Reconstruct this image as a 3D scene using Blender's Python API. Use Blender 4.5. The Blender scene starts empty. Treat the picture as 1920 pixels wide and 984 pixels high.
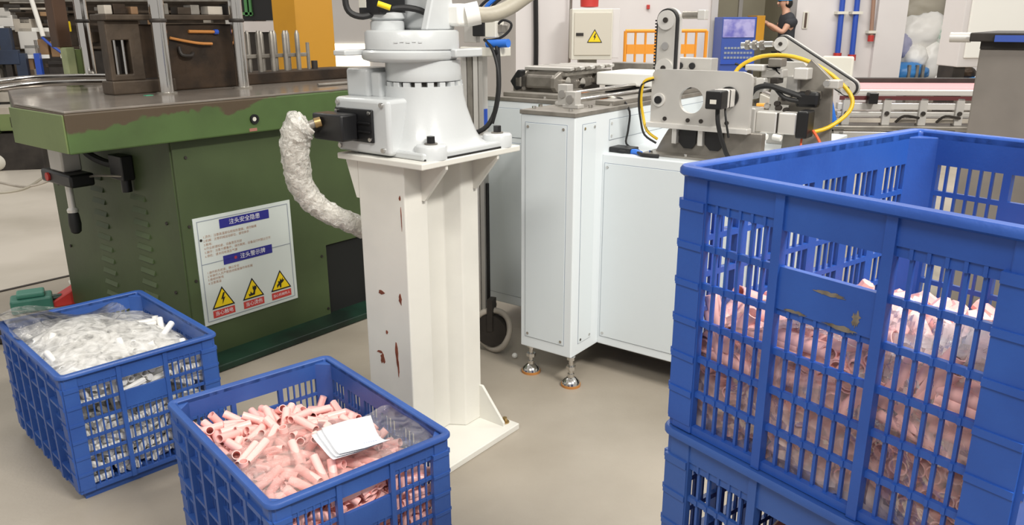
import bpy, bmesh, math, random
from mathutils import Vector, Matrix, noise as mnoise
PI = math.pi
random.seed(11)
SC = bpy.context.scene
COL = SC.collection

# ---------------------------------------------------------------- camera
cam = bpy.data.objects.new('camera', bpy.data.cameras.new('camera'))
COL.objects.link(cam)
cam.data.sensor_width = 36.0
cam.data.lens = 36.0 * 1478.0 / 1920.0
cam.data.clip_start = 0.05
cam.data.clip_end = 100
PITCH, ROLL, CAMH = math.radians(16.97), math.radians(-0.2), 1.35
cam.matrix_world = (Matrix.Translation((0, 0, CAMH)) @ Matrix.Rotation(PI/2 - PITCH, 4, 'X')
                    @ Matrix.Rotation(ROLL, 4, 'Z'))
SC.camera = cam

# ---------------------------------------------------------------- world, lamps, exposure
world = bpy.data.worlds.new('hall_light')
SC.world = world
world.use_nodes = True
world.node_tree.nodes['Background'].inputs[0].default_value = (1.0, 0.97, 0.92, 1)
world.node_tree.nodes['Background'].inputs[1].default_value = 0.50

def area_lamp(name, loc, target, size, power, color=(1, 0.965, 0.9)):
    l = bpy.data.lights.new(name, 'AREA')
    l.shape = 'RECTANGLE'
    l.size, l.size_y = size
    l.energy = power
    l.color = color
    o = bpy.data.objects.new(name, l)
    COL.objects.link(o)
    o.location = loc
    d = Vector(target) - Vector(loc)
    o.rotation_euler = d.to_track_quat('-Z', 'Y').to_euler()
    return o
area_lamp('hall_lamp', (2.6, -0.6, 4.6), (0.2, 2.2, 0.2), (1.6, 0.5), 270)
area_lamp('hall_lamp', (-1.2, -1.6, 4.6), (-0.8, 2.0, 0), (2.4, 0.6), 125)
area_lamp('hall_lamp', (0.8, 5.2, 4.8), (0.8, 5.2, 0), (3.0, 0.8), 110)
area_lamp('hall_lamp', (-4.2, 5.6, 4.8), (-4.2, 5.6, 0), (2.4, 0.8), 60)
area_lamp('hall_lamp', (1.6, 9.6, 5.2), (2.2, 10.6, 0.3), (5.0, 1.0), 190)
area_lamp('hall_lamp', (5.6, 7.6, 5.2), (5.6, 8.4, 0), (3.0, 1.0), 170)

SC.view_settings.view_transform = 'Standard'
SC.view_settings.look = 'None'
SC.view_settings.gamma = 1.0
SC.view_settings.use_curve_mapping = False
SC.view_settings.exposure = 0.08

# ---------------------------------------------------------------- helpers
def lin(h):
    h = h.lstrip('#')
    c = [int(h[i:i+2], 16) / 255 for i in (0, 2, 4)]
    return tuple((x / 12.92 if x <= 0.04045 else ((x + 0.055) / 1.055) ** 2.4) for x in c) + (1,)

def mat(name, col, rough=0.5, metal=0.0, col2=None, scale=8.0, lo=0.4, hi=0.65, bump=0.0, bscale=60.0,
        spec=0.5, coat=0.0, trans=0.0, emit=0.0, rvar=0.0):
    m = bpy.data.materials.new(name)
    m.use_nodes = True
    nt = m.node_tree
    b = nt.nodes['Principled BSDF']
    b.inputs['Base Color'].default_value = lin(col)
    b.inputs['Roughness'].default_value = rough
    b.inputs['Metallic'].default_value = metal
    b.inputs['Specular IOR Level'].default_value = spec
    b.inputs['Coat Weight'].default_value = coat
    b.inputs['Transmission Weight'].default_value = trans
    if emit:
        b.inputs['Emission Color'].default_value = lin(col)
        b.inputs['Emission Strength'].default_value = emit
    tc = nt.nodes.new('ShaderNodeTexCoord')
    if col2:
        n = nt.nodes.new('ShaderNodeTexNoise')
        n.inputs['Scale'].default_value = scale
        n.inputs['Detail'].default_value = 6
        nt.links.new(tc.outputs['Object'], n.inputs['Vector'])
        r = nt.nodes.new('ShaderNodeValToRGB')
        r.color_ramp.elements[0].position = lo
        r.color_ramp.elements[1].position = hi
        r.color_ramp.elements[0].color = lin(col)
        r.color_ramp.elements[1].color = lin(col2)
        nt.links.new(n.outputs['Fac'], r.inputs['Fac'])
        nt.links.new(r.outputs['Color'], b.inputs['Base Color'])
        if rvar:
            mr = nt.nodes.new('ShaderNodeMapRange')
            mr.inputs['To Min'].default_value = rough - rvar
            mr.inputs['To Max'].default_value = rough + rvar
            nt.links.new(n.outputs['Fac'], mr.inputs['Value'])
            nt.links.new(mr.outputs['Result'], b.inputs['Roughness'])
    if bump:
        n2 = nt.nodes.new('ShaderNodeTexNoise')
        n2.inputs['Scale'].default_value = bscale
        n2.inputs['Detail'].default_value = 4
        nt.links.new(tc.outputs['Object'], n2.inputs['Vector'])
        bp = nt.nodes.new('ShaderNodeBump')
        bp.inputs['Strength'].default_value = bump
        bp.inputs['Distance'].default_value = 0.01
        nt.links.new(n2.outputs['Fac'], bp.inputs['Height'])
        nt.links.new(bp.outputs['Normal'], b.inputs['Normal'])
    return m

def film_mat(name, tint, opacity=0.22, rough=0.12, bump=0.5, bscale=28.0, gloss=0.5):
    """thin clear plastic film: see-through, with a veil of milky plastic and sharp glints"""
    m = bpy.data.materials.new(name)
    m.use_nodes = True
    nt = m.node_tree
    for n in list(nt.nodes):
        nt.nodes.remove(n)
    out = nt.nodes.new('ShaderNodeOutputMaterial')
    tr = nt.nodes.new('ShaderNodeBsdfTransparent')
    tr.inputs['Color'].default_value = (0.97, 0.97, 0.97, 1)
    df0 = nt.nodes.new('ShaderNodeBsdfDiffuse')
    df0.inputs['Color'].default_value = lin(tint)
    tl = nt.nodes.new('ShaderNodeBsdfTranslucent')
    tl.inputs['Color'].default_value = lin(tint)
    df = nt.nodes.new('ShaderNodeMixShader')
    df.inputs['Fac'].default_value = 0.4
    nt.links.new(df0.outputs[0], df.inputs[1])
    nt.links.new(tl.outputs[0], df.inputs[2])
    gl = nt.nodes.new('ShaderNodeBsdfGlossy')
    gl.inputs['Roughness'].default_value = rough
    fr = nt.nodes.new('ShaderNodeFresnel')
    fr.inputs['IOR'].default_value = 1.5
    tc = nt.nodes.new('ShaderNodeTexCoord')
    n2 = nt.nodes.new('ShaderNodeTexNoise')
    n2.inputs['Scale'].default_value = bscale
    n2.inputs['Detail'].default_value = 5
    n2.inputs['Distortion'].default_value = 1.2
    nt.links.new(tc.outputs['Object'], n2.inputs['Vector'])
    bp = nt.nodes.new('ShaderNodeBump')
    bp.inputs['Strength'].default_value = bump
    bp.inputs['Distance'].default_value = 0.02
    nt.links.new(n2.outputs['Fac'], bp.inputs['Height'])
    for n in (gl, df0, tl, fr):
        nt.links.new(bp.outputs['Normal'], n.inputs['Normal'])
    mx = nt.nodes.new('ShaderNodeMixShader')
    mr = nt.nodes.new('ShaderNodeMapRange')
    mr.inputs['From Min'].default_value = 0.35
    mr.inputs['From Max'].default_value = 0.7
    mr.inputs['To Min'].default_value = opacity * 0.35
    mr.inputs['To Max'].default_value = min(1, opacity * 1.7)
    nt.links.new(n2.outputs['Fac'], mr.inputs['Value'])
    nt.links.new(mr.outputs['Result'], mx.inputs['Fac'])
    nt.links.new(tr.outputs[0], mx.inputs[1])
    nt.links.new(df.outputs[0], mx.inputs[2])
    mx2 = nt.nodes.new('ShaderNodeMixShader')
    mu = nt.nodes.new('ShaderNodeMath')
    mu.operation = 'MULTIPLY'
    mu.use_clamp = True
    mu.inputs[1].default_value = gloss * 2
    nt.links.new(fr.outputs[0], mu.inputs[0])
    nt.links.new(mu.outputs[0], mx2.inputs['Fac'])
    nt.links.new(mx.outputs[0], mx2.inputs[1])
    nt.links.new(gl.outputs[0], mx2.inputs[2])
    nt.links.new(mx2.outputs[0], out.inputs['Surface'])
    return m

class MB:
    """collects shapes and links them as one mesh object"""
    def __init__(s):
        s.v = []; s.f = []
    def add(s, vs, fs):
        k = len(s.v)
        s.v += [tuple(v) for v in vs]
        s.f += [tuple(k + i for i in f) for f in fs]
        return s
    def box(s, x0, x1, y0, y1, z0, z1, M=None):
        vs = [Vector(p) for p in ((x0,y0,z0),(x1,y0,z0),(x1,y1,z0),(x0,y1,z0),(x0,y0,z1),(x1,y0,z1),(x1,y1,z1),(x0,y1,z1))]
        if M is not None:
            vs = [M @ v for v in vs]
        return s.add(vs, [(0,3,2,1),(4,5,6,7),(0,1,5,4),(1,2,6,5),(2,3,7,6),(3,0,4,7)])
    def prism(s, poly, a0, a1, axis='z', M=None):
        """polygon in the plane across axis, pushed from a0 to a1; poly coords are the other two axes in order"""
        n = len(poly)
        def P(p, a):
            v = {'z': (p[0], p[1], a), 'y': (p[0], a, p[1]), 'x': (a, p[0], p[1])}[axis]
            v = Vector(v)
            return M @ v if M is not None else v
        vs = [P(p, a0) for p in poly] + [P(p, a1) for p in poly]
        fs = [tuple(range(n - 1, -1, -1)), tuple(range(n, 2*n))] + [(i, (i+1) % n, n + (i+1) % n, n + i) for i in range(n)]
        return s.add(vs, fs)
    def cyl(s, p0, p1, r0, r1=None, n=16, hole=0.0):
        p0, p1 = Vector(p0), Vector(p1)
        r1 = r0 if r1 is None else r1
        d = (p1 - p0).normalized()
        a = d.orthogonal().normalized()
        b = d.cross(a)
        ring = lambda p, r: [p + a * (r * math.cos(2*PI*i/n)) + b * (r * math.sin(2*PI*i/n)) for i in range(n)]
        if not hole:
            vs = ring(p0, r0) + ring(p1, r1)
            fs = [(i, (i+1) % n, n + (i+1) % n, n + i) for i in range(n)] + [tuple(range(n-1, -1, -1)), tuple(range(n, 2*n))]
        else:
            vs = ring(p0, r0) + ring(p1, r1) + ring(p0, hole) + ring(p1, hole)
            fs = []
            for i in range(n):
                j = (i+1) % n
                fs += [(i, j, n+j, n+i), (2*n+j, 2*n+i, 3*n+i, 3*n+j), (j, i, 2*n+i, 2*n+j), (n+i, n+j, 3*n+j, 3*n+i)]
        return s.add(vs, fs)
    def lathe(s, prof, c=(0, 0, 0), n=32, axis='z'):
        """profile [(r, h)...] turned round axis through c"""
        c = Vector(c); k = len(prof); vs = []
        for r, h in prof:
            for i in range(n):
                x, y = r*math.cos(2*PI*i/n), r*math.sin(2*PI*i/n)
                v = {'z': (x, y, h), 'y': (x, h, -y), 'x': (h, x, y)}[axis]
                vs.append(c + Vector(v))
        fs = [(a*n+i, a*n+(i+1) % n, (a+1)*n+(i+1) % n, (a+1)*n+i) for a in range(k-1) for i in range(n)]
        fs += [tuple(range(n-1, -1, -1)), tuple(range((k-1)*n, k*n))]
        return s.add(vs, fs)
    def tube(s, pts, r, n=8, smooth=4, taper=None, closed=False):
        pts = [Vector(p) for p in pts]
        if smooth > 1:
            pts = spline(pts, smooth, closed)
        k = len(pts); vs = []; up = None
        for i, p in enumerate(pts):
            if closed:
                d = (pts[(i+1) % k] - pts[i-1]).normalized()
            else:
                d = (pts[min(i+1, k-1)] - pts[max(i-1, 0)]).normalized()
            if up is None:
                up = d.orthogonal().normalized()
            up = (up - d * up.dot(d))
            up = up.normalized() if up.length > 1e-6 else d.orthogonal().normalized()
            b = d.cross(up)
            rr = r if taper is None else r * taper(i / (k-1))
            vs += [p + up * (rr*math.cos(2*PI*j/n)) + b * (rr*math.sin(2*PI*j/n)) for j in range(n)]
        m = k if closed else k - 1
        fs = [(i*n+j, i*n+(j+1) % n, ((i+1) % k)*n+(j+1) % n, ((i+1) % k)*n+j) for i in range(m) for j in range(n)]
        if not closed:
            fs += [tuple(range(n-1, -1, -1)), tuple(range((k-1)*n, k*n))]
        return s.add(vs, fs)
    def sphere(s, c, r, nu=12, nv=8, sc=(1, 1, 1)):
        c = Vector(c); vs = [c + Vector((0, 0, -r*sc[2]))]
        for a in range(1, nv):
            t = -PI/2 + PI*a/nv
            vs += [c + Vector((r*sc[0]*math.cos(t)*math.cos(2*PI*i/nu), r*sc[1]*math.cos(t)*math.sin(2*PI*i/nu), r*sc[2]*math.sin(t))) for i in range(nu)]
        vs.append(c + Vector((0, 0, r*sc[2])))
        fs = [(0, 1+(i+1) % nu, 1+i) for i in range(nu)]
        for a in range(nv-2):
            fs += [(1+a*nu+i, 1+a*nu+(i+1) % nu, 1+(a+1)*nu+(i+1) % nu, 1+(a+1)*nu+i) for i in range(nu)]
        o = 1+(nv-2)*nu
        fs += [(o+i, o+(i+1) % nu, len(vs)-1) for i in range(nu)]
        return s.add(vs, fs)
    def lattice(s, xs, zs, depth, M=None):
        """one moulded panel in the xz plane, back at y=0, front at y=-depth(i,j); depth 0 is a hole"""
        nx, nz = len(xs)-1, len(zs)-1
        D = [[depth(i, j) for j in range(nz)] for i in range(nx)]
        idx = {}; vs = []; fs = []
        def V(i, j, d):
            key = (i, j, round(d, 5))
            if key not in idx:
                idx[key] = len(vs)
                v = Vector((xs[i], -d, zs[j]))
                vs.append(M @ v if M is not None else v)
            return idx[key]
        for i in range(nx):
            for j in range(nz):
                d = D[i][j]
                if not d:
                    continue
                fs.append((V(i,j,d), V(i+1,j,d), V(i+1,j+1,d), V(i,j+1,d)))
                fs.append((V(i,j,0), V(i,j+1,0), V(i+1,j+1,0), V(i+1,j,0)))
                for (di, dj, a, b) in ((-1,0,(i,j+1),(i,j)), (1,0,(i+1,j),(i+1,j+1)), (0,-1,(i,j),(i+1,j)), (0,1,(i+1,j+1),(i,j+1))):
                    ii, jj = i+di, j+dj
                    e = D[ii][jj] if 0 <= ii < nx and 0 <= jj < nz else 0
                    if e < d:
                        fs.append((V(*a, d), V(*a, e), V(*b, e), V(*b, d)))
        return s.add(vs, fs)
    def build(s, name, m, parent=None, smooth=40, bevel=0.0, loc=None, segs=2, uv=False):
        me = bpy.data.meshes.new(name)
        me.from_pydata(s.v, [], s.f)
        if m:
            me.materials.append(m)
        me.validate()
        if smooth:
            me.shade_smooth()
            me.set_sharp_from_angle(angle=math.radians(smooth))
        o = bpy.data.objects.new(name, me)
        COL.objects.link(o)
        if parent:
            o.parent = parent
        if loc is not None:
            o.location = loc
        if bevel:
            b = o.modifiers.new('bevel', 'BEVEL')
            b.width = bevel
            b.segments = segs
            b.limit_method = 'ANGLE'
            b.angle_limit = math.radians(50)
        return o

def spline(pts, k=4, closed=False):
    out = []; n = len(pts)
    rng = range(n if closed else n-1)
    for i in rng:
        g = (lambda j: pts[j % n]) if closed else (lambda j: pts[max(0, min(n-1, j))])
        p0, p1, p2, p3 = g(i-1), g(i), g(i+1), g(i+2)
        for a in range(k):
            t = a / k
            out.append(0.5 * ((2*p1) + (p2-p0)*t + (2*p0-5*p1+4*p2-p3)*t*t + (3*p1-p0-3*p2+p3)*t**3))
    if not closed:
        out.append(pts[-1].copy())
    return out

def tag(o, label, cat, group=None, kind=None):
    o['label'] = label
    o['category'] = cat
    if group:
        o['group'] = group
    if kind:
        o['kind'] = kind
    return o

def thing(name, label, cat, loc=(0, 0, 0), deg=0, group=None):
    o = bpy.data.objects.new(name, None)
    COL.objects.link(o)
    o.empty_display_size = 0.05
    o.location = loc
    o.rotation_euler = (0, 0, math.radians(deg))
    return tag(o, label, cat, group)

def lab(o, text):
    o['label'] = text
    return o

def struct(o):
    o['kind'] = 'structure'
    return o

def copy_tree(o, parent=None):
    c = o.copy()
    COL.objects.link(c)
    if parent:
        c.parent = parent
    for ch in o.children:
        copy_tree(ch, c)
    return c

_r = Vector((math.cos(ROLL), math.sin(ROLL)*math.sin(PITCH), math.sin(ROLL)*math.cos(PITCH)))
_u = Vector((-math.sin(ROLL), math.cos(ROLL)*math.sin(PITCH), math.cos(ROLL)*math.cos(PITCH)))
_w = Vector((0, math.cos(PITCH), -math.sin(PITCH)))
def at(px, py, Y):
    """the place in the hall seen at that pixel of the photograph, Y metres into the hall"""
    d = _w + _r*((px-960)/1478) - _u*((py-492)/1478)
    return Vector((0, 0, CAMH)) + d*(Y/d.y)

_fonts = {}
def text_mesh(body, name, m, parent, size, M, align='CENTER', depth=0.0):
    cu = bpy.data.curves.new(name, 'FONT')
    cu.body = body
    cu.size = size
    cu.align_x = align
    cu.align_y = 'CENTER'
    cu.extrude = depth
    cu.resolution_u = 2
    o = bpy.data.objects.new(name, cu)
    COL.objects.link(o)
    dg = bpy.context.evaluated_depsgraph_get()
    me = bpy.data.meshes.new_from_object(o.evaluated_get(dg))
    bpy.data.objects.remove(o)
    bpy.data.curves.remove(cu)
    me.materials.clear()
    me.materials.append(m)
    me.transform(M)
    t = bpy.data.objects.new(name, me)
    COL.objects.link(t)
    t.parent = parent
    return t

def triangle_sign(parent, name, c, size, U, V, N, glyph, M_y, M_k):
    """yellow warning triangle with a black border and a black pictogram; U,V in its plane, N outward"""
    c, U, V, N = Vector(c), Vector(U), Vector(V), Vector(N)
    def flat(poly, off, nm, m, par):
        mb = MB()
        n = len(poly)
        vs = [c + U*(p[0]*size) + V*(p[1]*size) + N*off for p in poly]
        vs2 = [v + N*0.0006 for v in vs]
        mb.add(vs + vs2, [tuple(range(n, 2*n)), tuple(range(n-1, -1, -1))] + [(i, (i+1) % n, n+(i+1) % n, n+i) for i in range(n)])
        return mb.build(nm, m, par, smooth=0)
    rt = flat([(-.5, -.43), (.5, -.43), (0, .43)], 0.0004, name, M_k, parent)
    flat([(-.415, -.375), (.415, -.375), (0, .335)], 0.0011, 'yellow_field', M_y, rt)
    g = {'bolt': [(.03, .17), (-.09, -.1), (-.01, -.08), (-.05, -.31), (.1, -.02), (.02, -.04), (.1, .17)],
         'heat': [(-.2, -.32), (-.22, -.2), (-.15, -.24), (-.12, -.12), (-.06, -.22), (.0, -.2), (.02, -.12), (-.02, -.02), (.0, .1), (.05, .02), (.07, .1),
                  (.12, .04), (.17, .08), (.16, -.06), (.1, -.13), (.06, -.3)],
         'crush': [(-.2, -.32), (-.2, -.2), (-.12, -.12), (-.14, -.02), (-.05, -.06), (-.02, .07), (.03, -.02), (.12, .09), (.1, -.02),
                   (.2, .0), (.12, -.1), (.02, -.16), (.0, -.33), (-.06, -.33), (-.08, -.2)]}[glyph]
    flat(g, 0.0018, 'pictogram', M_k, rt)
    return rt

# ---------------------------------------------------------------- materials
M_floor = mat('concrete_floor', '#a89f92', 0.42, col2='#8f8678', scale=1.7, lo=0.35, hi=0.75, bump=0.06, bscale=90, rvar=0.12)
M_floor2 = mat('pale_floor_paint', '#cfc7bb', 0.35, col2='#b9b1a4', scale=1.2, bump=0.04, bscale=70)
M_joint = mat('floor_joint', '#3a3430', 0.8)
M_wall = mat('white_wall', '#d9d5d5', 0.7, col2='#cfcaca', scale=0.6)
M_wallg = mat('grey_wall', '#b9b6b4', 0.7, col2='#aeaaa6', scale=0.5)
M_recess = mat('olive_recess', '#a39d8a', 0.7, col2='#918b78', scale=0.7)
M_lit = mat('lit_window', '#fff6e4', 0.6, emit=1.5)
M_blue = mat('blue_crate_plastic', '#34599f', 0.42, col2='#2d4f94', scale=6, bump=0.05, bscale=140)
M_blue2 = mat('blue_crate_plastic_scuffed', '#2a57ac', 0.4, col2='#244d9f', scale=7, bump=0.05, bscale=140)
M_green = mat('green_machine_paint', '#485735', 0.5, col2='#3c472c', scale=2.2, lo=0.35, hi=0.7, bump=0.08, bscale=25)
M_greenl = mat('pale_green', '#6d7c4d', 0.5, col2='#5c6a40', scale=3, bump=0.08, bscale=25)
M_dgreen = mat('dark_green_tray', '#143527', 0.45, col2='#0c1e16', scale=5)
M_brown = mat('oily_brown_iron', '#3a2b1d', 0.55, col2='#231910', scale=9, metal=0.3, bump=0.2, bscale=30)
M_brown2 = mat('grey_brown_iron', '#4e4236', 0.55, col2='#3a3026', scale=8, metal=0.3, bump=0.2, bscale=30)
M_steel = mat('bright_steel', '#d2cfcb', 0.13, 1.0)
M_steeld = mat('dull_steel', '#969189', 0.38, 0.5, col2='#7e7972', scale=12)
M_table = mat('worn_table_steel', '#b5aca3', 0.2, 0.6, col2='#857c73', scale=5, lo=0.3, hi=0.7, rvar=0.1)
M_alu = mat('anodised_aluminium', '#c6c3be', 0.38, 0.3, col2='#bab7b2', scale=4)
M_alul = mat('bright_aluminium', '#dedbd6', 0.3, 0.4)
M_stain = mat('brushed_stainless', '#989189', 0.42, 0.5, col2='#857f78', scale=3)
M_robot = mat('light_grey_robot_paint', '#c6c9ca', 0.28, col2='#bcbfc0', scale=3, bump=0.03, bscale=120, coat=0.3)
M_ped = mat('cream_white_paint', '#dedcd4', 0.42, col2='#d2d0c9', scale=3, bump=0.05, bscale=40)
M_cab = mat('white_powder_coat', '#dde3e6', 0.42, bump=0.03, bscale=300)
M_panel = mat('cabinet_panel', '#d6dde0', 0.42, bump=0.03, bscale=300)
M_black = mat('black_plastic', '#161618', 0.4)
M_rubber = mat('black_rubber', '#1b1b1c', 0.6)
M_white = mat('white_plastic', '#ecebe6', 0.4)
M_cream = mat('cream_plastic', '#d9d6cb', 0.45)
M_yel = mat('yellow_column_paint', '#bd8716', 0.5, col2='#ab7910', scale=1.5)
M_yelw = mat('warning_yellow', '#f2d210', 0.45)
M_hosey = mat('yellow_hose', '#d8b224', 0.4)
M_orange = mat('orange_barrier', '#ea9a2e', 0.5)
M_orangep = mat('orange_plastic', '#f08a1a', 0.4)
M_red = mat('red_plastic', '#b5322c', 0.45)
M_redl = mat('sign_red', '#c8403a', 0.5)
M_navy = mat('sign_navy', '#2a2a86', 0.5)
M_sign = mat('sign_white', '#d3dad6', 0.35)
M_signt = mat('sign_text', '#b48a70', 0.6)
M_wtext = mat('sign_white_lettering', '#f0f0f4', 0.5)
M_signl = mat('sign_border', '#8a93a0', 0.5)
M_pink = mat('pink_plastic', '#ffc4bd', 0.38, coat=0.2)
M_wtube = mat('white_tube_plastic', '#e9e7e2', 0.4)
M_dred = mat('dark_red_plastic', '#8a2626', 0.4)
M_copper = mat('amber_rubber', '#b5793c', 0.5)
M_pipeb = mat('blue_pipe', '#2a4fb0', 0.4)
M_hoseb = mat('bright_blue_hose', '#2f74d8', 0.35)
M_brass = mat('brass', '#b59a6a', 0.35, 0.9)
M_conduit = mat('grey_conduit', '#a9a394', 0.5, bump=0.1, bscale=80)
M_tarp = mat('blue_film', '#3d86cc', 0.35)
M_kiosk = mat('blue_steel_paint', '#3550a0', 0.45)
M_paper = mat('white_paper', '#eef0f4', 0.7)
M_skin = mat('skin', '#c79a83', 0.5)
M_shirt = mat('dark_grey_shirt', '#34363c', 0.8)
M_trouser = mat('dark_trousers', '#23252b', 0.8)
M_hair = mat('black_hair', '#15120f', 0.6)
M_cap = mat('blue_hair_net', '#2e8bd0', 0.6)
M_belt = mat('pink_belt', '#e09ca0', 0.5)
M_bluef = mat('dark_blue_steel', '#2b3850', 0.5, col2='#222c40', scale=4)
M_dark = mat('dark_iron', '#3a3531', 0.55, col2='#2a2623', scale=7, metal=0.3)
M_beige = mat('beige_steel', '#b8b0a4', 0.5, col2='#9a9287', scale=4)
M_wood = mat('brown_board', '#9a7a58', 0.6, col2='#7d6044', scale=3)
M_rust = mat('rust_paint_loss', '#8a4a34', 0.8, col2='#6d3826', scale=40)
M_film = film_mat('clear_film', '#fbf9f7', 0.16, 0.14, 0.6, 22, 0.5)
M_filmw = film_mat('milky_film', '#fffefc', 0.8, 0.16, 0.45, 18, 0.25)
M_filmp = film_mat('clear_film_over_tubes', '#fce6df', 0.34, 0.15, 0.4, 14, 0.34)
M_wrap = film_mat('layered_bubble_wrap', '#fbf9f3', 0.85, 0.13, 0.6, 55, 0.3)
M_films = film_mat('pink_tinted_film', '#ffeae5', 0.46, 0.12, 0.35, 9, 0.16)
M_bag = mat('white_bag_film', '#f0eeea', 0.35, bump=0.8, bscale=4)

# paint of the press slab: green with the paint worn off to brown along the top edge
def worn_green():
    m = mat('worn_green_edge', '#4d6536', 0.5, col2='#43562f', scale=3, bump=0.08, bscale=25)
    nt = m.node_tree
    b = nt.nodes['Principled BSDF']
    src = b.inputs['Base Color'].links[0].from_socket
    tc = nt.nodes.new('ShaderNodeTexCoord')
    sx = nt.nodes.new('ShaderNodeSeparateXYZ')
    nt.links.new(tc.outputs['Object'], sx.inputs[0])
    n = nt.nodes.new('ShaderNodeTexNoise')
    n.inputs['Scale'].default_value = 7.5
    n.inputs['Detail'].default_value = 7
    nt.links.new(tc.outputs['Object'], n.inputs['Vector'])
    a = nt.nodes.new('ShaderNodeMath'); a.operation = 'MULTIPLY_ADD'
    nt.links.new(n.outputs['Fac'], a.inputs[0]); a.inputs[1].default_value = 0.17
    nt.links.new(sx.outputs['Z'], a.inputs[2])
    a2 = nt.nodes.new('ShaderNodeMath'); a2.operation = 'MULTIPLY_ADD'
    nt.links.new(sx.outputs['X'], a2.inputs[0]); a2.inputs[1].default_value = -0.045
    nt.links.new(a.outputs[0], a2.inputs[2])
    g = nt.nodes.new('ShaderNodeMapRange')
    g.inputs['From Min'].default_value = 1.128
    g.inputs['From Max'].default_value = 1.137
    nt.links.new(a2.outputs[0], g.inputs['Value'])
    mx = nt.nodes.new('ShaderNodeMix'); mx.data_type = 'RGBA'
    nt.links.new(g.outputs['Result'], mx.inputs['Factor'])
    nt.links.new(src, mx.inputs['A'])
    mx.inputs['B'].default_value = lin('#4d4030')
    nt.links.new(mx.outputs['Result'], b.inputs['Base Color'])
    return m
M_worn = worn_green()

# ---------------------------------------------------------------- the hall
struct(MB().box(-12, 9, -3, 16, -0.1, 0).build('floor', M_floor, smooth=0))
J0, J1 = Vector((-3.4, 3.1, 0)), Vector((-1.9, 4.9, 0))
jd = (J1 - J0).normalized(); jn = Vector((-jd.y, jd.x, 0))
mb = MB()
Q = [J0 - jd*4, J1 + jd*6, J1 + jd*6 + jn*8, J0 - jd*4 + jn*8]
mb.prism([(p.x, p.y) for p in Q], 0.0, 0.004)
struct(mb.build('trim_1', M_floor2, smooth=0))
mb = MB()
Q = [J0 - jd*4, J1 + jd*6, J1 + jd*6 - jn*0.022, J0 - jd*4 - jn*0.022]
mb.prism([(p.x, p.y) for p in Q], 0.0, 0.0045)
struct(mb.build('trim_2', M_joint, smooth=0))
WY = 12.6
def wall_piece(name, x0, x1, y0, y1, z0, z1, m):
    return struct(MB().box(x0, x1, y0, y1, z0, z1).build(name, m, smooth=0))
X = lambda px, Y=WY: at(px, 60, Y).x
wall_piece('wall_back', X(1068), X(1340), WY, WY+0.3, 0, 5, M_wall)
wall_piece('wall_back', X(1490), X(1672), WY, WY+0.3, 0, 5, M_wall)
wall_piece('wall_back', X(1798), 9, WY, WY+0.3, 0, 5, M_wall)
wall_piece('wall_back', -12, X(1068), WY+2, WY+2.3, 0, 5, M_wallg)
wall_piece('wall_recess', X(1340), X(1490), WY+1.6, WY+1.8, 0, 5, M_recess)
wall_piece('wall_recess', X(1340)-.1, X(1340), WY+0.3, WY+1.6, 0, 5, M_recess)
wall_piece('wall_recess', X(1490), X(1490)+.1, WY+0.3, WY+1.6, 0, 5, M_recess)
wall_piece('wall_store', X(1660), X(1812), WY+2.6, WY+2.8, 0, 5, M_beige)
wall_piece('trim_3', X(1638), X(1692), WY-0.08, WY, 0, 5, M_wall)
wall_piece('trim_4', X(1330), X(1342), WY-0.05, WY+0.02, 0, 5, M_wallg)
wall_piece('trim_5', X(1434), X(1442), WY+1.55, WY+1.6, 0, 5, M_wallg)
# square white pillar, left of the wall box, and the pale wall behind the robot
YP = 7.2
wall_piece('pillar_white', at(967, 60, YP).x, at(1068, 60, YP).x, YP, YP+0.5, 0, 5, M_wall)
YG = 9.2
wall_piece('wall_left', at(622, 60, YG).x, at(985, 60, YG).x, YG, YG+0.2, 0, 5, M_wallg)
mb = MB().box(at(626, 60, YG).x, at(690, 60, YG).x, YG-0.02, YG, at(640, 124, YG).z, at(640, 82, YG).z)
struct(mb.build('window_1', M_lit, smooth=0))
# yellow column: two painted faces
yy = 6.6
a0, a1, a2 = at(521, 60, yy), at(556, 60, yy-.12), at(626, 60, yy)
mb = MB().prism([(a0.x-.03, a0.y), (a1.x, a1.y), (a2.x, a2.y), (a2.x-.12, a2.y+.42), (a0.x, a0.y+.42)], 0, 5)
struct(mb.build('pillar_yellow', M_yel, smooth=0))

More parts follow.
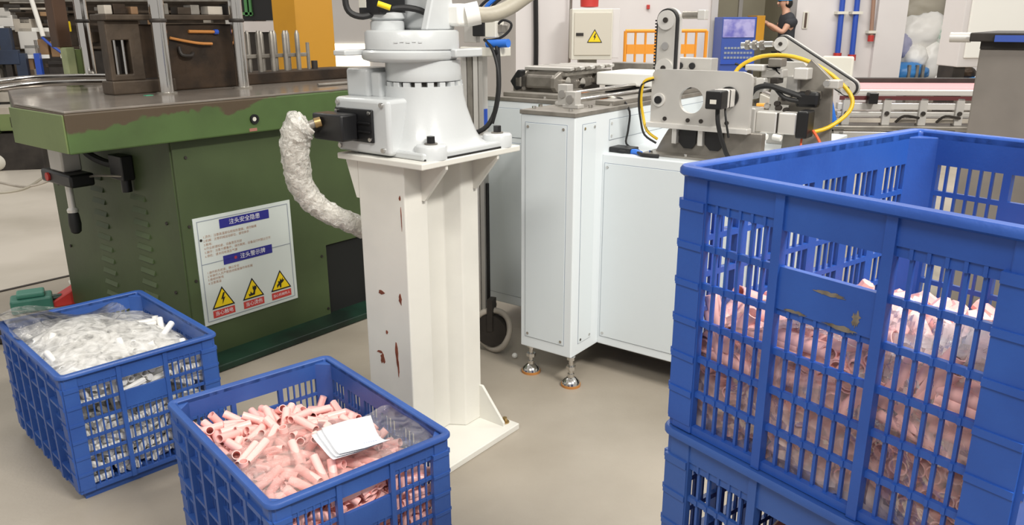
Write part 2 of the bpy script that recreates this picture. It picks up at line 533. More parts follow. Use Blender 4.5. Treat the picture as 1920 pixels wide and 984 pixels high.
PILE_DATA = [(133,169,10,1000,3,-1),(247,19,10,103,-995,0),(-56,-52,10,940,-342,1),(222,-190,10,1000,1,5),(-30,119,10,12,1000,-3),(246,82,10,728,686,1),(-55,128,10,-100,995,-2),(-66,-26,10,940,-340,-1),(155,-115,10,-505,863,1),(-142,-26,10,-988,-152,-1),(228,-8,10,157,-988,-2),(-126,-190,10,-1000,1,-1),(-270,5,10,0,-1000,0),(8,-120,10,216,976,0),(-235,187,10,998,-65,1),(-23,43,10,712,702,-1),(221,-129,10,994,113,1),(81,-161,10,-186,-982,0),(-114,104,10,226,-974,1),(18,55,10,713,701,-1),(-134,100,10,-226,974,-1),(200,63,10,-465,885,0),(-175,94,10,-226,974,-1),(241,-55,10,979,202,1),(-220,-117,10,-977,-214,1),(99,-6,10,234,972,1),(-95,37,10,322,947,-1),(-241,-80,10,-977,-215,0),(150,65,10,-378,926,-1),(64,190,10,-1000,0,2),(240,-77,10,982,190,-1),(24,-73,10,-988,154,1),(94,67,10,-255,-967,1),(69,142,10,9,1000,-1),(59,14,10,219,976,-1),(-138,-46,10,988,153,-1),(179,153,10,-432,-902,-1),(169,74,10,377,-926,-1),(-216,5,10,992,130,0),(-41,-101,10,955,-298,1),(-247,78,10,676,737,0),(-159,190,10,-1000,0,1),(220,-149,10,994,113,0),(129,-125,10,-324,946,0),(148,-44,10,998,62,-1),(-154,97,10,225,-974,-1),(-175,166,10,996,92,1),(270,-160,10,0,1000,1),(-270,-136,10,0,-1000,0),(146,-190,10,-1000,0,0),(-138,-87,10,909,-417,0),(-90,-97,10,258,966,0),(44,97,10,-960,280,0),(-216,55,10,-956,-292,0),(-189,-40,10,-119,993,0),(-51,-180,10,-959,282,0),(-169,19,10,-148,989,0),(-9,138,10,-12,-1000,0),(-99,153,10,104,-995,0),(-75,119,10,-99,995,0),(-121,26,10,-322,-947,0),(40,-125,10,-518,-855,0),(140,190,10,-1000,-1,-1),(-170,-161,10,-223,-975,1),(101,-73,10,999,49,0),(-242,-190,10,-1000,0,-1),(102,-161,10,-186,-983,0),(-13,-15,10,222,975,0),(-26,190,10,1000,0,0),(-214,-95,10,-977,-215,0),(-86,-147,10,-771,-636,0),(53,-143,10,-519,-855,0),(-220,32,10,-957,-291,0),(-34,-82,10,-955,298,0),(50,-51,10,999,-36,0),(242,124,11,-998,-61,1),(-158,146,15,-985,-142,-100),(219,-170,17,983,52,-173),(81,-4,20,-362,-895,-261),(-187,-147,20,-417,-873,-251),(-221,73,20,-869,-416,267),(13,11,20,-191,-946,-263),(200,104,20,-618,740,266),(124,4,20,-603,-747,280),(-36,71,21,960,6,279),(215,148,21,-956,50,289),(-223,-41,21,915,-275,294),(190,-7,21,355,892,-282),(-249,113,21,-22,-954,301),(155,-71,22,701,-645,-303),(152,139,22,507,806,305),(-207,-142,22,-422,-852,-309),(-77,35,22,212,927,308),(17,87,22,950,19,313),(-128,-159,22,-246,-914,323),(86,159,22,-160,930,330),(-270,161,22,0,942,335),(-241,-15,22,939,-77,-334),(109,141,22,155,-929,-336),(10,147,23,-364,-902,232),(-20,-138,23,26,943,332),(218,190,23,-937,3,350),(-230,-142,23,-424,-842,-334),(-269,83,23,-1,-939,344),(241,-94,23,935,-32,-352),(-100,-57,23,-910,-303,-284),(60,-161,24,-217,-903,-371),(-150,-162,25,-239,-884,401),(220,-114,25,-820,388,-421),(25,-33,26,231,874,-427),(155,-29,26,-165,877,-452),(-43,138,27,-43,998,-35),(158,-144,27,-19,950,313),(-222,168,27,877,46,479),(-223,-62,27,-855,214,-472),(85,-85,28,387,-783,-486),(-221,117,28,-423,-763,489),(-124,53,28,-834,-243,-496),(-111,162,28,93,-996,-6),(-69,161,28,-110,994,-8),(241,-66,28,981,194,-3),(-89,152,28,-102,995,1),(19,115,28,-325,-792,517),(207,-52,29,977,190,93),(222,-28,29,-827,-145,-543),(168,1,30,-374,-738,561),(-23,162,30,-66,997,41),(-43,-26,30,330,748,-575),(85,62,30,-965,97,-242),(51,124,30,-469,883,-31),(117,-162,30,-16,1000,-23),(-264,-149,31,86,996,-17),(-160,162,31,952,307,18),(-2,-63,31,208,907,-367),(77,123,31,429,-903,-26),(96,-162,31,-16,1000,-21),(-59,-190,31,-1000,-1,3),(242,49,31,-995,95,0),(242,70,31,995,-97,0),(-188,-17,31,502,-865,0),(137,-156,31,-17,1000,0),(254,-1,31,388,-922,-3),(65,-92,31,583,-813,1),(146,36,31,996,-91,18),(-104,-6,31,142,-990,2),(-145,-24,31,-773,634,1),(135,190,31,-1000,0,0),(-172,-161,31,-465,-885,0),(-156,92,31,768,-640,-8),(-206,190,31,1000,-1,-1),(-168,21,31,-762,640,98),(-54,-72,31,996,85,-15),(-96,-114,31,221,-973,73),(-43,-109,32,193,-765,-615),(142,64,32,-783,71,-618),(57,-5,32,-287,957,-42),(-154,37,32,769,-639,21),(20,-159,32,47,997,-64),(97,-57,32,353,-935,-41),(0,-140,32,45,996,-76),(-28,31,32,-766,635,-102),(105,111,32,431,-886,-171),(199,169,32,754,-1,-657),(-47,90,33,998,34,53),(230,168,33,752,-36,-658),(136,-12,33,536,843,46),(247,-165,33,664,-746,49),(270,165,33,1,-744,669),(-174,81,33,768,-633,96),(244,114,33,774,629,-73),(-147,-92,33,623,399,673),(69,43,33,-959,74,-275),(-9,-25,34,-696,-706,-132),(-65,-121,34,72,-991,111),(-38,-143,35,-568,-391,-724),(-111,-161,35,-103,995,17),(196,-122,35,54,-992,-114),(-124,-100,35,621,400,674),(142,160,35,469,472,747),(156,120,36,-622,710,330),(-139,-65,36,-983,34,-178),(270,23,36,-2,621,784),(-257,144,36,-309,-951,-25),(-64,-17,36,41,613,-789),(60,174,36,-438,-440,-784),(-241,-47,36,-900,113,-421),(174,-161,36,73,986,153),(172,-94,36,307,-764,-567),(40,-20,37,-282,959,5),(-216,-9,37,-570,776,-271),(43,-161,38,95,951,296),(-7,-190,38,-443,0,896),(-27,56,38,839,-506,-201),(-244,-141,38,-91,-995,31),(51,-112,39,837,-66,543),(-251,8,39,542,-813,211),(-270,-92,39,-1,-848,529),(-241,122,39,-477,-808,347),(17,171,40,-817,-525,237),(76,-162,40,-294,-907,-300),(168,86,41,-950,151,-274),(241,-83,42,-933,16,360),(-123,93,42,153,-911,383),(116,135,42,-510,805,302),(-223,71,43,939,-126,-318),(241,-103,43,945,-14,-328),(215,-161,43,-27,-949,-315),(236,-4,44,820,142,555),(-86,-11,44,45,-985,166),(230,147,44,-769,-582,-265),(-59,38,44,77,766,638),(-210,146,44,-560,701,441),(221,35,44,879,170,445),(219,190,45,-937,0,350),(11,65,45,902,21,-432),(122,-83,46,-843,281,459),(-62,-175,46,-838,381,-391),(-215,-142,46,369,-864,-342),(-98,141,46,-75,997,23),(-79,162,46,91,-996,-5),(-231,28,46,-639,-569,518),(87,-96,46,702,-516,-491),(216,-61,47,-993,-109,-40),(29,120,47,311,-940,142),(73,-10,47,9,965,-263),(113,-10,47,73,-980,187),(226,120,47,856,513,72),(201,-6,48,74,952,298),(-81,-120,48,-117,977,-180),(-131,190,48,-997,-1,-76),(-143,101,48,96,-959,267),(-121,128,48,286,-905,316),(235,16,48,-837,-151,-526),(-42,143,49,516,852,89),(-192,107,49,-831,555,-48),(-99,83,49,-163,-516,841),(-41,28,49,-141,-827,-544),(9,-105,49,271,957,-101),(180,-13,50,-37,-994,107),(258,-159,50,307,838,-452),(43,51,50,980,201,-4),(-161,-109,50,248,-966,80),(-180,-118,50,-246,968,-46),(-186,145,50,615,-543,-572),(-187,78,50,-838,519,-165),(50,74,50,-888,-237,395),(41,30,51,965,199,171),(201,59,51,788,-199,582),(109,-138,51,365,931,-32),(38,-66,51,264,-964,-23),(156,41,51,-1000,17,3),(21,-139,51,-271,-961,55),(-58,162,51,-153,-884,442),(-201,-118,52,257,-959,120),(93,-7,52,-47,998,-46),(122,-190,52,-1000,0,17),(-168,2,52,224,974,9),(-106,-5,52,16,1000,-3),(-100,-141,52,-71,997,-7),(12,-23,52,-641,-743,-194),(235,-161,52,-60,-954,-294),(270,80,52,2,784,-621),(-18,190,53,771,1,-637),(137,-123,53,366,928,65),(-29,-75,53,-39,998,-52),(-140,-106,53,-149,735,661),(93,116,53,-375,903,210),(-153,-27,53,279,953,-119),(242,104,53,884,452,-124),(-242,190,54,999,0,-48),(-48,-149,54,574,-741,-348),(170,115,54,-51,-951,304),(269,-95,54,0,994,-109),(-134,-38,55,255,914,-316),(-26,12,55,-674,-739,-23),(116,71,56,-965,-261,-5),(-106,-190,56,-998,0,-62),(-270,52,56,-1,-996,-86),(-222,9,56,644,675,-361),(-269,134,57,1,952,-306),(192,-112,57,70,-991,-110),(-240,-90,57,497,121,-859),(143,-58,57,-907,-56,-417),(-249,-68,57,1,228,974),(-202,-169,58,824,-528,-206),(-141,141,58,-241,949,-201),(-62,-103,58,-677,717,166),(-270,-83,58,0,-849,529),(-212,54,58,922,135,362),(144,119,58,-611,-745,-269),(-125,17,59,-104,953,-283),(-208,-6,59,645,730,-225),(-80,94,59,-114,970,217),(-228,-179,59,128,278,-952),(-249,-141,59,4,-998,58),(-6,105,59,-27,910,-414),(-250,-190,59,-426,0,905),(-82,16,59,175,-975,139),(150,-170,59,994,19,-109),(248,81,59,-39,-355,934),(-28,92,59,-138,-784,605),(-243,140,60,282,-957,64),(-16,-29,60,-321,666,-673),(-58,25,60,-208,-752,-625),(-270,-161,61,-1,950,312),(-41,117,62,358,909,213),(15,115,62,219,-974,59),(-164,146,62,402,-782,476),(-112,141,62,323,-899,294),(-270,-52,63,1,-818,576),(-2,-91,63,-189,-968,167),(188,-190,64,964,1,-265),(227,167,64,-690,-672,270),(148,-6,64,-139,918,-371),(223,-48,65,-69,927,-369),(34,-190,65,894,-1,447),(117,119,65,220,972,-80),(48,-170,65,-948,190,255),(240,143,65,890,425,166),(175,-134,66,217,-921,323),(117,171,66,735,539,-412),(236,-14,67,-322,946,37),(170,-6,67,-128,974,-186),(152,-126,67,-36,790,613),(194,-36,67,116,-993,-9),(-108,-64,67,-823,-143,550),(270,-24,67,0,723,691),(-144,25,67,21,-991,132),(-156,101,68,743,-615,263),(-222,35,68,-997,-15,76),(-160,-161,68,130,-960,-247),(41,189,68,847,0,532),(241,120,68,939,343,3),(191,164,68,55,-767,-639),(195,94,68,-157,959,-235),(-209,109,68,540,831,136),(88,174,68,442,443,780),(126,57,69,949,308,68),(44,117,69,605,534,-590),(-54,171,70,954,-289,81),(-176,13,70,-383,-915,-125),(-90,-141,70,66,992,-105),(227,-169,70,915,4,404),(97,-141,70,15,993,-115),(28,-115,70,-195,977,-82),(-97,-9,71,-108,993,43),(39,-18,71,-933,-346,99),(99,8,71,-941,145,307),(-198,-106,72,732,676,-84),(133,-46,72,53,835,-548),(-35,21,72,740,665,106),(-130,178,72,-950,-312,12),(36,21,72,-614,535,580),(234,-98,72,-799,-601,-17),(-167,190,72,801,1,598),(183,41,72,-128,961,-244),(-62,-77,72,-568,822,-33),(-221,-96,72,747,631,-209),(136,25,72,-930,68,-361),(110,-190,73,1000,1,-18),(-184,-121,73,731,677,-91),(-6,160,73,178,968,-175),(-174,-40,73,915,-327,238),(-259,142,73,-291,954,-76),(47,-38,73,-943,-330,-40),(-139,-161,73,229,484,-844),(138,-85,73,-961,-238,-141),(22,156,73,-630,373,681),(102,-42,73,407,-913,-33),(-257,-19,74,339,-675,-655),(-210,-190,74,66,-1,-998),(-142,-29,75,906,-419,59),(-43,-175,75,-895,-403,191),(-29,-1,75,-759,-651,22),(-43,-152,75,-867,-445,-224),(241,97,75,937,55,-345),(77,69,76,-34,-772,635),(-222,59,76,-922,-157,-355),(46,91,76,-453,-490,745),(-233,-78,76,-423,-202,884),(37,171,76,598,-343,-724),(74,-161,76,-323,717,-617),(-270,44,76,1,996,88),(43,139,76,-828,-525,196),(68,36,76,950,-268,160),(55,-127,76,-34,-974,223),(-41,-70,76,575,-816,-62),(-23,-61,76,-554,803,-218),(55,-57,77,-956,-270,113),(80,-102,77,-122,-989,87),(142,161,77,-87,-995,56),(-209,-59,77,-544,-311,780),(-11,-16,77,315,621,-718),(207,18,78,111,-992,-62),(-140,-139,79,543,550,-634),(144,-161,79,-813,519,-262),(-223,162,80,68,997,37),(-176,84,80,-880,-237,-413),(-131,54,80,739,-147,-657),(-49,105,80,527,824,211),(-102,41,80,893,376,-246),(-140,-190,81,995,0,-95),(-122,117,81,271,-944,191),(186,-108,81,701,697,-151),(179,91,81,159,-958,238),(-96,138,81,211,-902,377),(-106,-121,82,-289,-831,-475),(-241,-165,82,999,38,17),(143,-138,82,791,-527,310),(228,-125,82,-564,-713,-418),(-182,164,82,-588,763,-269),(249,17,82,-6,998,-56),(-76,-1,82,27,-985,169),(270,-190,83,0,0,-1000),(-139,-116,83,-653,-537,535),(131,75,83,958,221,182),(245,-139,83,755,638,-149),(9,-8,83,258,725,-639),(-227,103,84,859,421,291),(115,146,85,516,804,295),(-245,161,85,-101,-945,310),(-48,152,85,-962,-47,-270),(230,161,85,154,987,43),(-221,83,86,906,400,140),(-190,13,86,240,971,20),(-83,72,86,459,-774,436),(27,58,86,-954,48,-297),(-244,-30,86,787,612,-84),(64,94,86,-315,-665,677),(-65,-147,86,589,767,-255),(-189,-50,86,801,-598,14),(127,113,86,-329,744,581),(134,1,87,-560,-675,-481),(-88,-65,87,-280,944,174),(205,-32,87,-884,459,84),(159,139,87,53,998,18),(39,-113,88,1,970,-242),(251,156,88,160,984,-80),(-36,88,88,807,553,-208),(229,11,88,3,-999,-46),(-81,-132,89,-593,-784,183),(200,-161,89,151,-967,203),(13,-101,89,93,933,347),(-20,-178,89,-847,337,411),(111,9,89,212,969,-129),(270,84,90,0,-987,159),(-121,-142,90,78,-952,-295),(100,-113,90,2,-998,66),(144,-18,90,-781,-613,-119),(43,1,90,-911,412,29),(5,-167,91,-155,677,-720),(-270,131,91,0,999,47),(-255,31,91,-425,865,268),(-29,16,91,-816,-576,-47),(81,82,91,-323,-700,637),(-101,8,92,456,881,125),(-31,39,92,794,581,179),(-141,-6,92,221,-966,134),(-93,190,92,-1000,0,22),(-185,132,93,323,-900,-292),(-170,-112,93,-514,-857,-41),(-211,-112,93,226,967,-119),(209,153,93,-74,-996,50),(-260,-117,93,263,-889,-376),(181,122,94,195,938,-288),(63,138,94,-544,837,62),(190,-46,94,894,-445,-45),(-29,-10,94,824,563,-65),(256,-37,95,-365,-819,-443),(-165,176,95,-915,392,94),(-57,169,95,947,6,320),(54,-32,95,997,-75,8),(120,-119,95,-1,997,-74),(202,-76,96,-897,438,-62),(79,-55,96,-994,82,68),(-34,-120,96,-315,-949,15),(164,61,96,-86,-607,-790),(-169,9,96,73,993,95),(74,164,97,304,-803,-513),(60,-132,98,10,-977,214),(-33,-56,98,-973,230,15),(139,-168,98,895,22,445),(15,-149,99,-660,745,-103),(-227,6,99,-71,-952,299),(-241,190,99,-986,0,-164),(-206,16,99,49,990,-133),(-191,-174,99,-142,-448,883),(270,-57,99,0,-223,-975),(80,-126,99,7,-997,79),(269,-127,100,1,1000,-4),(-148,121,100,685,721,-108),(202,67,100,737,250,-628),(98,126,100,-330,872,361),(188,13,101,-212,948,-238),(117,80,101,-680,-734,-1),(-191,-108,101,322,899,-295),(-232,118,101,-693,-701,166),(-102,141,101,423,-787,448),(47,127,102,-616,765,-187),(209,-137,102,96,950,-296),(149,-190,102,973,0,231),(-104,-71,102,-675,-573,-465),(212,15,102,88,-995,41),(132,-46,102,872,-251,-421),(189,-124,102,-123,-991,49),(249,-162,103,-8,-1000,-28),(-74,-104,103,307,922,-237),(-98,65,103,-327,-945,20),(-85,157,104,-372,850,372),(270,146,104,0,-997,78),(27,120,104,617,-764,189),(169,-118,104,-122,-961,248),(240,-20,104,-116,-993,37),(-64,95,105,222,-612,759),(43,-87,105,-713,-373,594),(225,139,105,-16,-999,-35),(148,161,106,-188,-968,-167),(-41,-189,106,995,0,103),(170,161,106,-162,-986,27),(-229,88,106,547,819,171),(-186,18,107,30,1000,2),(125,15,107,-98,994,-40),(-119,-190,107,907,0,-422),(-50,16,107,862,494,117),(-234,45,107,631,757,-169),(223,83,107,-958,282,-51),(229,-162,108,-2,-1000,5),(-135,-139,108,294,-942,-162),(158,38,108,-659,609,-441),(-22,139,108,-703,616,354),(-45,65,108,850,321,-417),(5,72,109,-310,-298,903),(194,142,109,11,995,-100),(-40,190,110,-576,1,817),(249,137,110,12,999,-37),(-65,157,110,375,-846,-379),(-259,-44,111,-280,-919,277),(-217,-95,111,915,383,128),(136,-146,111,363,811,-458),(270,40,111,0,548,837),(-191,94,111,59,996,71),(-53,-100,111,412,817,-404),(-134,98,112,879,366,-305),(71,-179,112,-789,-301,-535),(20,26,112,292,956,-36),(-12,87,112,726,481,-492),(-270,142,112,0,999,47),(-258,-155,113,-322,-905,-278),(-141,164,113,893,449,-25),(-145,9,113,-886,-322,333),(-44,43,113,861,495,113),(254,-96,113,291,-902,319),(-270,-120,113,0,-861,-508),(-248,143,113,-38,946,-321),(150,-108,114,165,-859,485),(128,-94,114,116,989,-93),(-64,-158,114,-151,-920,362),(59,-70,114,-876,206,436),(-105,-103,114,32,-951,-309),(-188,-34,114,-774,434,460),(-18,-104,114,-170,-981,-98),(-4,16,114,297,955,8),(-57,116,114,707,-691,-151),(36,-15,114,-104,-985,139),(228,27,114,31,987,-156),(-18,190,115,575,0,-818),(67,-21,115,-427,-846,319),(150,-33,115,-78,989,-127),(97,-141,115,393,-905,-161),(-151,39,115,-805,-506,309),(87,117,116,-321,872,369),(29,-118,116,-928,-370,55),(59,6,116,258,799,-543),(59,45,116,679,351,644),(-129,-24,116,987,-147,60),(-178,-61,116,-810,-50,-584),(170,-32,116,-92,995,-39),(-229,-166,117,-569,-714,-408),(-39,128,117,-687,617,384),(-28,-169,117,-612,-593,523),(-214,143,117,402,-784,474),(-177,-163,117,405,-834,-376),(108,-4,117,328,-844,424),(-99,8,118,221,-806,-549),(211,-88,118,149,989,-23),(-54,-67,118,923,381,59),(-132,145,118,899,433,-64),(1,143,118,-200,980,-14),(28,190,118,-731,1,682),(-141,116,119,-899,-358,253),(39,-135,119,926,377,-21),(-126,-95,119,83,-982,171),(107,-99,119,3,904,-428),(-243,-67,120,204,863,-463),(-157,-80,120,-347,-707,616),(-241,3,120,955,285,83),(-140,-43,120,945,-180,-274),(-180,-119,120,317,-835,-450),(-218,-122,120,-725,-152,-671),(30,139,120,-28,-965,260),(-38,-9,121,-58,-954,-294),(210,162,121,19,-998,63),(96,70,121,706,-686,176),(12,-50,121,-127,-992,-12),(128,190,122,309,0,-951),(252,34,122,345,-926,-154),(-143,71,123,-351,-113,930),(55,127,123,170,948,-268),(49,-153,123,919,391,49),(270,162,123,0,997,-78),(79,-46,123,-403,-843,356),(146,137,124,298,-948,-114),(-59,-5,124,55,975,214),(-79,-4,124,56,975,216),(240,-120,124,245,-969,19),(-127,190,125,865,0,502),(93,-73,125,-622,-753,-214),(234,162,125,-62,-998,-13),(126,130,125,-301,948,104),(-196,18,125,265,-942,205),(77,11,126,159,892,-424),(101,140,126,-321,888,329),(-98,-131,126,645,761,60),(241,-169,126,-980,0,201),(-259,78,127,-285,20,-958),(-120,-176,127,-884,381,-271),(-107,71,127,833,536,-140),(130,78,127,720,356,-596),(-84,-162,127,-804,-192,-563),(-231,140,128,-250,964,-85),(121,9,128,605,-779,166),(40,78,128,650,-513,562),(-157,177,128,770,328,548),(33,24,128,311,949,-50),(233,-44,128,-756,234,-612),(166,139,128,-286,956,70),(182,161,128,271,-959,82),(-195,-54,129,-619,375,-690),(151,16,129,-379,884,-272),(187,-30,129,46,-994,95),(-270,-161,130,0,-994,-111),(-226,-92,130,178,956,-235),(242,-190,130,1000,0,31),(-104,127,131,-84,-974,-213),(-269,26,131,0,-964,265),(-187,161,131,-307,952,-16),(-132,21,131,-492,820,293),(-62,-88,132,-973,77,215),(270,-100,132,0,853,-523),(207,-28,132,-16,962,-272),(-249,30,132,3,956,-292),(19,-190,132,-946,0,325),(137,-113,133,148,982,-117),(-239,93,133,838,-435,-330),(163,-107,133,99,-846,523),(250,114,133,-55,-998,-27),(-258,-49,133,325,899,-292),(-228,34,134,-6,-947,322),(15,140,134,-73,-979,190),(-146,-105,134,-489,-864,-122),(225,-74,135,838,379,-393),(-182,42,135,-547,-676,493),(214,-134,135,-652,-687,-321),(-3,-42,135,-52,-996,79),(-223,-176,135,-906,-369,209),(-206,152,135,393,-786,478),(191,78,135,-646,591,483),(-35,119,135,-831,-551,-76),(-29,-116,136,-721,-692,45),(17,62,136,144,981,128),(112,-81,136,-687,-711,150),(41,151,136,-302,-861,409),(220,48,136,-352,-856,-380),(189,-130,137,654,750,95),(165,-190,137,957,0,-291),(270,102,137,0,380,925),(-39,52,137,933,-336,-130),(-22,-139,137,-659,-479,-580),(-225,190,137,831,0,556),(-124,137,137,42,997,69),(-157,-162,137,565,823,-53),(93,-25,138,-130,-977,168),(-112,-30,138,232,963,135),(-32,169,139,1000,0,-10),(64,-119,139,271,-930,249),(171,-74,139,-548,664,508),(197,102,139,689,-653,-313),(-239,-60,139,298,833,-466),(190,54,139,-106,651,751),(229,-22,140,771,-168,-614),(-17,80,140,752,428,-502),(-50,-40,140,-103,-993,-50),(270,81,140,-2,380,925),(103,-189,140,230,0,-973),(92,85,141,719,247,-650),(76,112,141,272,941,199),(124,100,141,854,-506,123),(-205,87,141,893,-171,-415),(-69,-6,142,-58,-975,-215),(-80,157,142,72,-993,-90),(97,189,142,108,-28,-994),(-91,-33,142,-136,-927,-350),(-25,-10,143,-125,780,613),(14,-102,143,-106,-976,-190),(-143,-36,143,490,-815,309),(150,-161,143,187,622,760),(-134,-163,143,-547,-837,-22),(136,142,144,-338,936,99),(239,42,144,-476,-861,-182),(-162,160,144,453,-882,-129),(39,-91,144,23,958,285),(48,190,144,-923,0,385),(-81,-136,144,-689,-714,-124),(-17,24,144,791,-512,-334),(-249,-139,145,0,-859,-512),(190,189,145,-980,0,197),(167,-38,145,933,-34,358),(-139,-3,145,551,-751,364),(178,11,145,-214,967,-141),(55,39,146,944,-235,-232),(-6,-154,146,185,-391,-902),(-243,121,146,840,-408,358),(-241,59,146,976,217,31),(-214,-84,146,-72,-989,130),(232,97,146,-544,471,-694),(-241,-17,146,-977,-197,-81),(47,-146,147,-35,-960,-277),(137,10,147,-283,920,-272),(-221,-35,148,-967,-131,219),(222,-153,148,-995,-77,69),(191,169,148,992,7,-124),(-162,119,148,-408,886,221),(-221,169,148,-993,0,-115),(-181,-164,149,-641,-766,-50),(204,134,149,-908,398,132),(195,-180,149,-960,278,-35),(156,18,150,-271,909,-316),(-170,-19,150,-296,945,-138),(132,63,150,634,44,-772),(243,162,150,306,853,-423),(-243,190,150,831,0,556),(242,9,151,-876,-177,449),(206,33,151,-98,-984,-151),(-70,85,151,477,-711,517),(103,-152,151,-497,862,-103),(-37,93,152,-495,-303,814),(99,16,152,285,945,-159),(250,-29,152,-559,-538,631),(-270,-162,152,0,998,60),(-130,66,152,-45,-704,709),(132,-102,152,-879,-476,-20),(9,31,152,603,-798,-11),(-241,39,152,972,226,57),(27,-125,152,36,956,292),(-21,-92,153,242,-763,599),(7,-4,153,462,-819,-340),(-40,-149,153,-580,685,441),(-97,103,154,-301,-941,-158),(257,139,154,-336,-932,134),(63,13,154,739,618,267),(0,88,155,424,-827,370),(241,-170,155,949,-72,-308),(-72,-82,155,4,-939,344),(-96,24,155,-507,-765,397),(75,-97,156,-246,-944,221),(-150,-95,156,27,-999,-38),(-64,152,156,-525,732,434),(-112,159,156,-5,-995,-96),(-34,-23,156,-288,818,499),(-178,67,156,552,168,817),(-133,137,156,-1,-999,-50),(-159,6,157,-284,946,-154),(141,-121,157,859,496,128),(105,-36,157,-315,-854,415),(-98,-131,157,-214,-895,390),(250,-84,157,-577,788,-214),(130,-47,157,-130,974,188),(100,122,157,272,918,-291),(-78,-161,157,-63,937,345),(-141,32,158,614,-733,-295),(221,-135,158,-996,-70,56),(-180,-126,158,492,769,408),(-223,133,158,770,-424,477),(180,-75,158,194,-925,-326),(55,-175,159,898,428,-99),(3,132,159,-555,831,-45),(65,164,160,-106,-802,-587),(-43,-97,160,403,-906,-130),(270,-139,160,0,-522,-853),(-18,126,160,491,-788,371),(-248,-172,161,-644,-503,576),(241,27,161,920,137,-366),(99,-91,161,354,877,-325),(-194,79,161,463,776,-429),(58,-45,161,-644,140,-752),(-137,-189,161,-973,0,230),(270,-42,161,0,1000,20),(143,49,162,-878,-435,199),(70,109,162,-556,-749,-361),(-129,-121,162,22,-996,90),(-239,-145,162,-855,-343,388),(119,114,162,187,980,69),(-46,-166,162,-512,692,509),(-109,-105,162,-5,-836,549),(29,-30,162,904,360,-230),(-270,175,162,0,430,903),(72,-189,163,129,0,992),(208,109,163,15,-946,-324),(1,-94,163,353,-918,180),(206,-105,163,-836,-485,257),(-187,-15,164,-12,-993,-117),(-231,23,164,931,290,219),(83,-30,164,-552,-200,-810),(-241,-5,164,-986,-129,-109),(-62,105,164,854,479,-204),(-115,31,164,342,646,-682),(-68,46,164,587,-783,205),(-48,163,165,-463,821,-335),(-241,158,165,916,316,248),(47,-156,165,-917,-374,-140),(-151,116,166,-5,999,40),(153,133,166,419,891,171),(-270,83,166,0,-1000,12),(64,55,166,-984,-4,177),(-185,-94,167,-483,-874,-59),(55,141,167,-125,-796,-592),(-217,-85,167,386,922,-40),(-97,-81,167,-278,873,-401),(112,173,168,-791,-467,-396),(-235,-26,168,988,6,-156),(241,46,169,952,105,-286),(254,161,169,113,949,-294),(46,102,170,546,765,342),(19,-58,170,-36,184,-982),(140,-161,170,-300,935,187),(175,18,170,-324,-854,408),(-132,-171,170,977,-203,64),(175,-22,170,846,459,270),(141,163,170,0,824,-567),(-229,67,170,-625,-777,77),(209,-35,170,561,-222,-798),(168,116,170,467,878,110),(-58,-189,170,999,0,43),(47,-78,170,-998,-35,-61),(231,162,171,163,858,-488),(-270,-117,171,0,524,-852),(-191,-169,172,753,-257,605),(-178,190,172,910,0,-415),(-69,-56,172,816,418,-400),(-248,-77,173,-644,-630,434),(-224,-161,173,339,928,152),(-23,-84,173,433,-667,606),(43,1,173,416,-885,208),(106,-133,173,-244,-969,-20),(-104,129,173,-191,-981,-25),(-183,135,173,-794,453,-406),(147,2,173,256,953,-161),(-84,-13,174,696,-491,-524),(-104,74,174,818,-408,405),(35,154,174,164,-453,877),(-155,25,174,-675,706,216),(190,-86,175,-964,-236,123),(-145,-119,176,131,991,40),(-108,-39,176,845,-83,-528),(171,80,176,531,834,-151),(249,15,176,-19,-905,-425),(-31,60,176,-319,-873,368),(245,-112,176,-196,980,-43),(99,-3,176,832,153,-534),(54,-118,177,-703,-676,-221),(9,-181,177,775,-225,590),(269,35,178,0,916,401),(203,66,178,-813,-582,11),(-51,-106,178,607,-794,-21),(-6,0,178,393,893,219),(58,16,178,488,-814,-316),(-41,-57,179,811,280,-514),(-81,18,179,-406,855,-323),(191,-58,179,818,-41,-574),(-241,9,179,-986,-136,-100),(-136,102,180,71,995,-65),(-149,-62,180,466,787,-405),(-18,31,180,298,931,-210),(103,139,180,753,-637,163),(-104,189,181,991,14,131),(10,125,181,936,196,-293),(-21,-165,181,965,247,-92),(32,-23,181,424,-862,276),(106,83,182,-890,-457,10),(-147,-20,182,-985,-91,145),(103,21,182,931,-357,-78),(113,-77,182,915,-167,-367),(11,-93,185,671,-701,-242),(35,-163,185,540,-819,-195),(147,79,187,-582,-808,-89),(52,-146,190,477,-847,-235),(-145,0,190,836,-74,544),(-58,17,191,437,-884,168),(-75,-165,194,-558,758,-337),(21,-3,197,986,157,-47)]

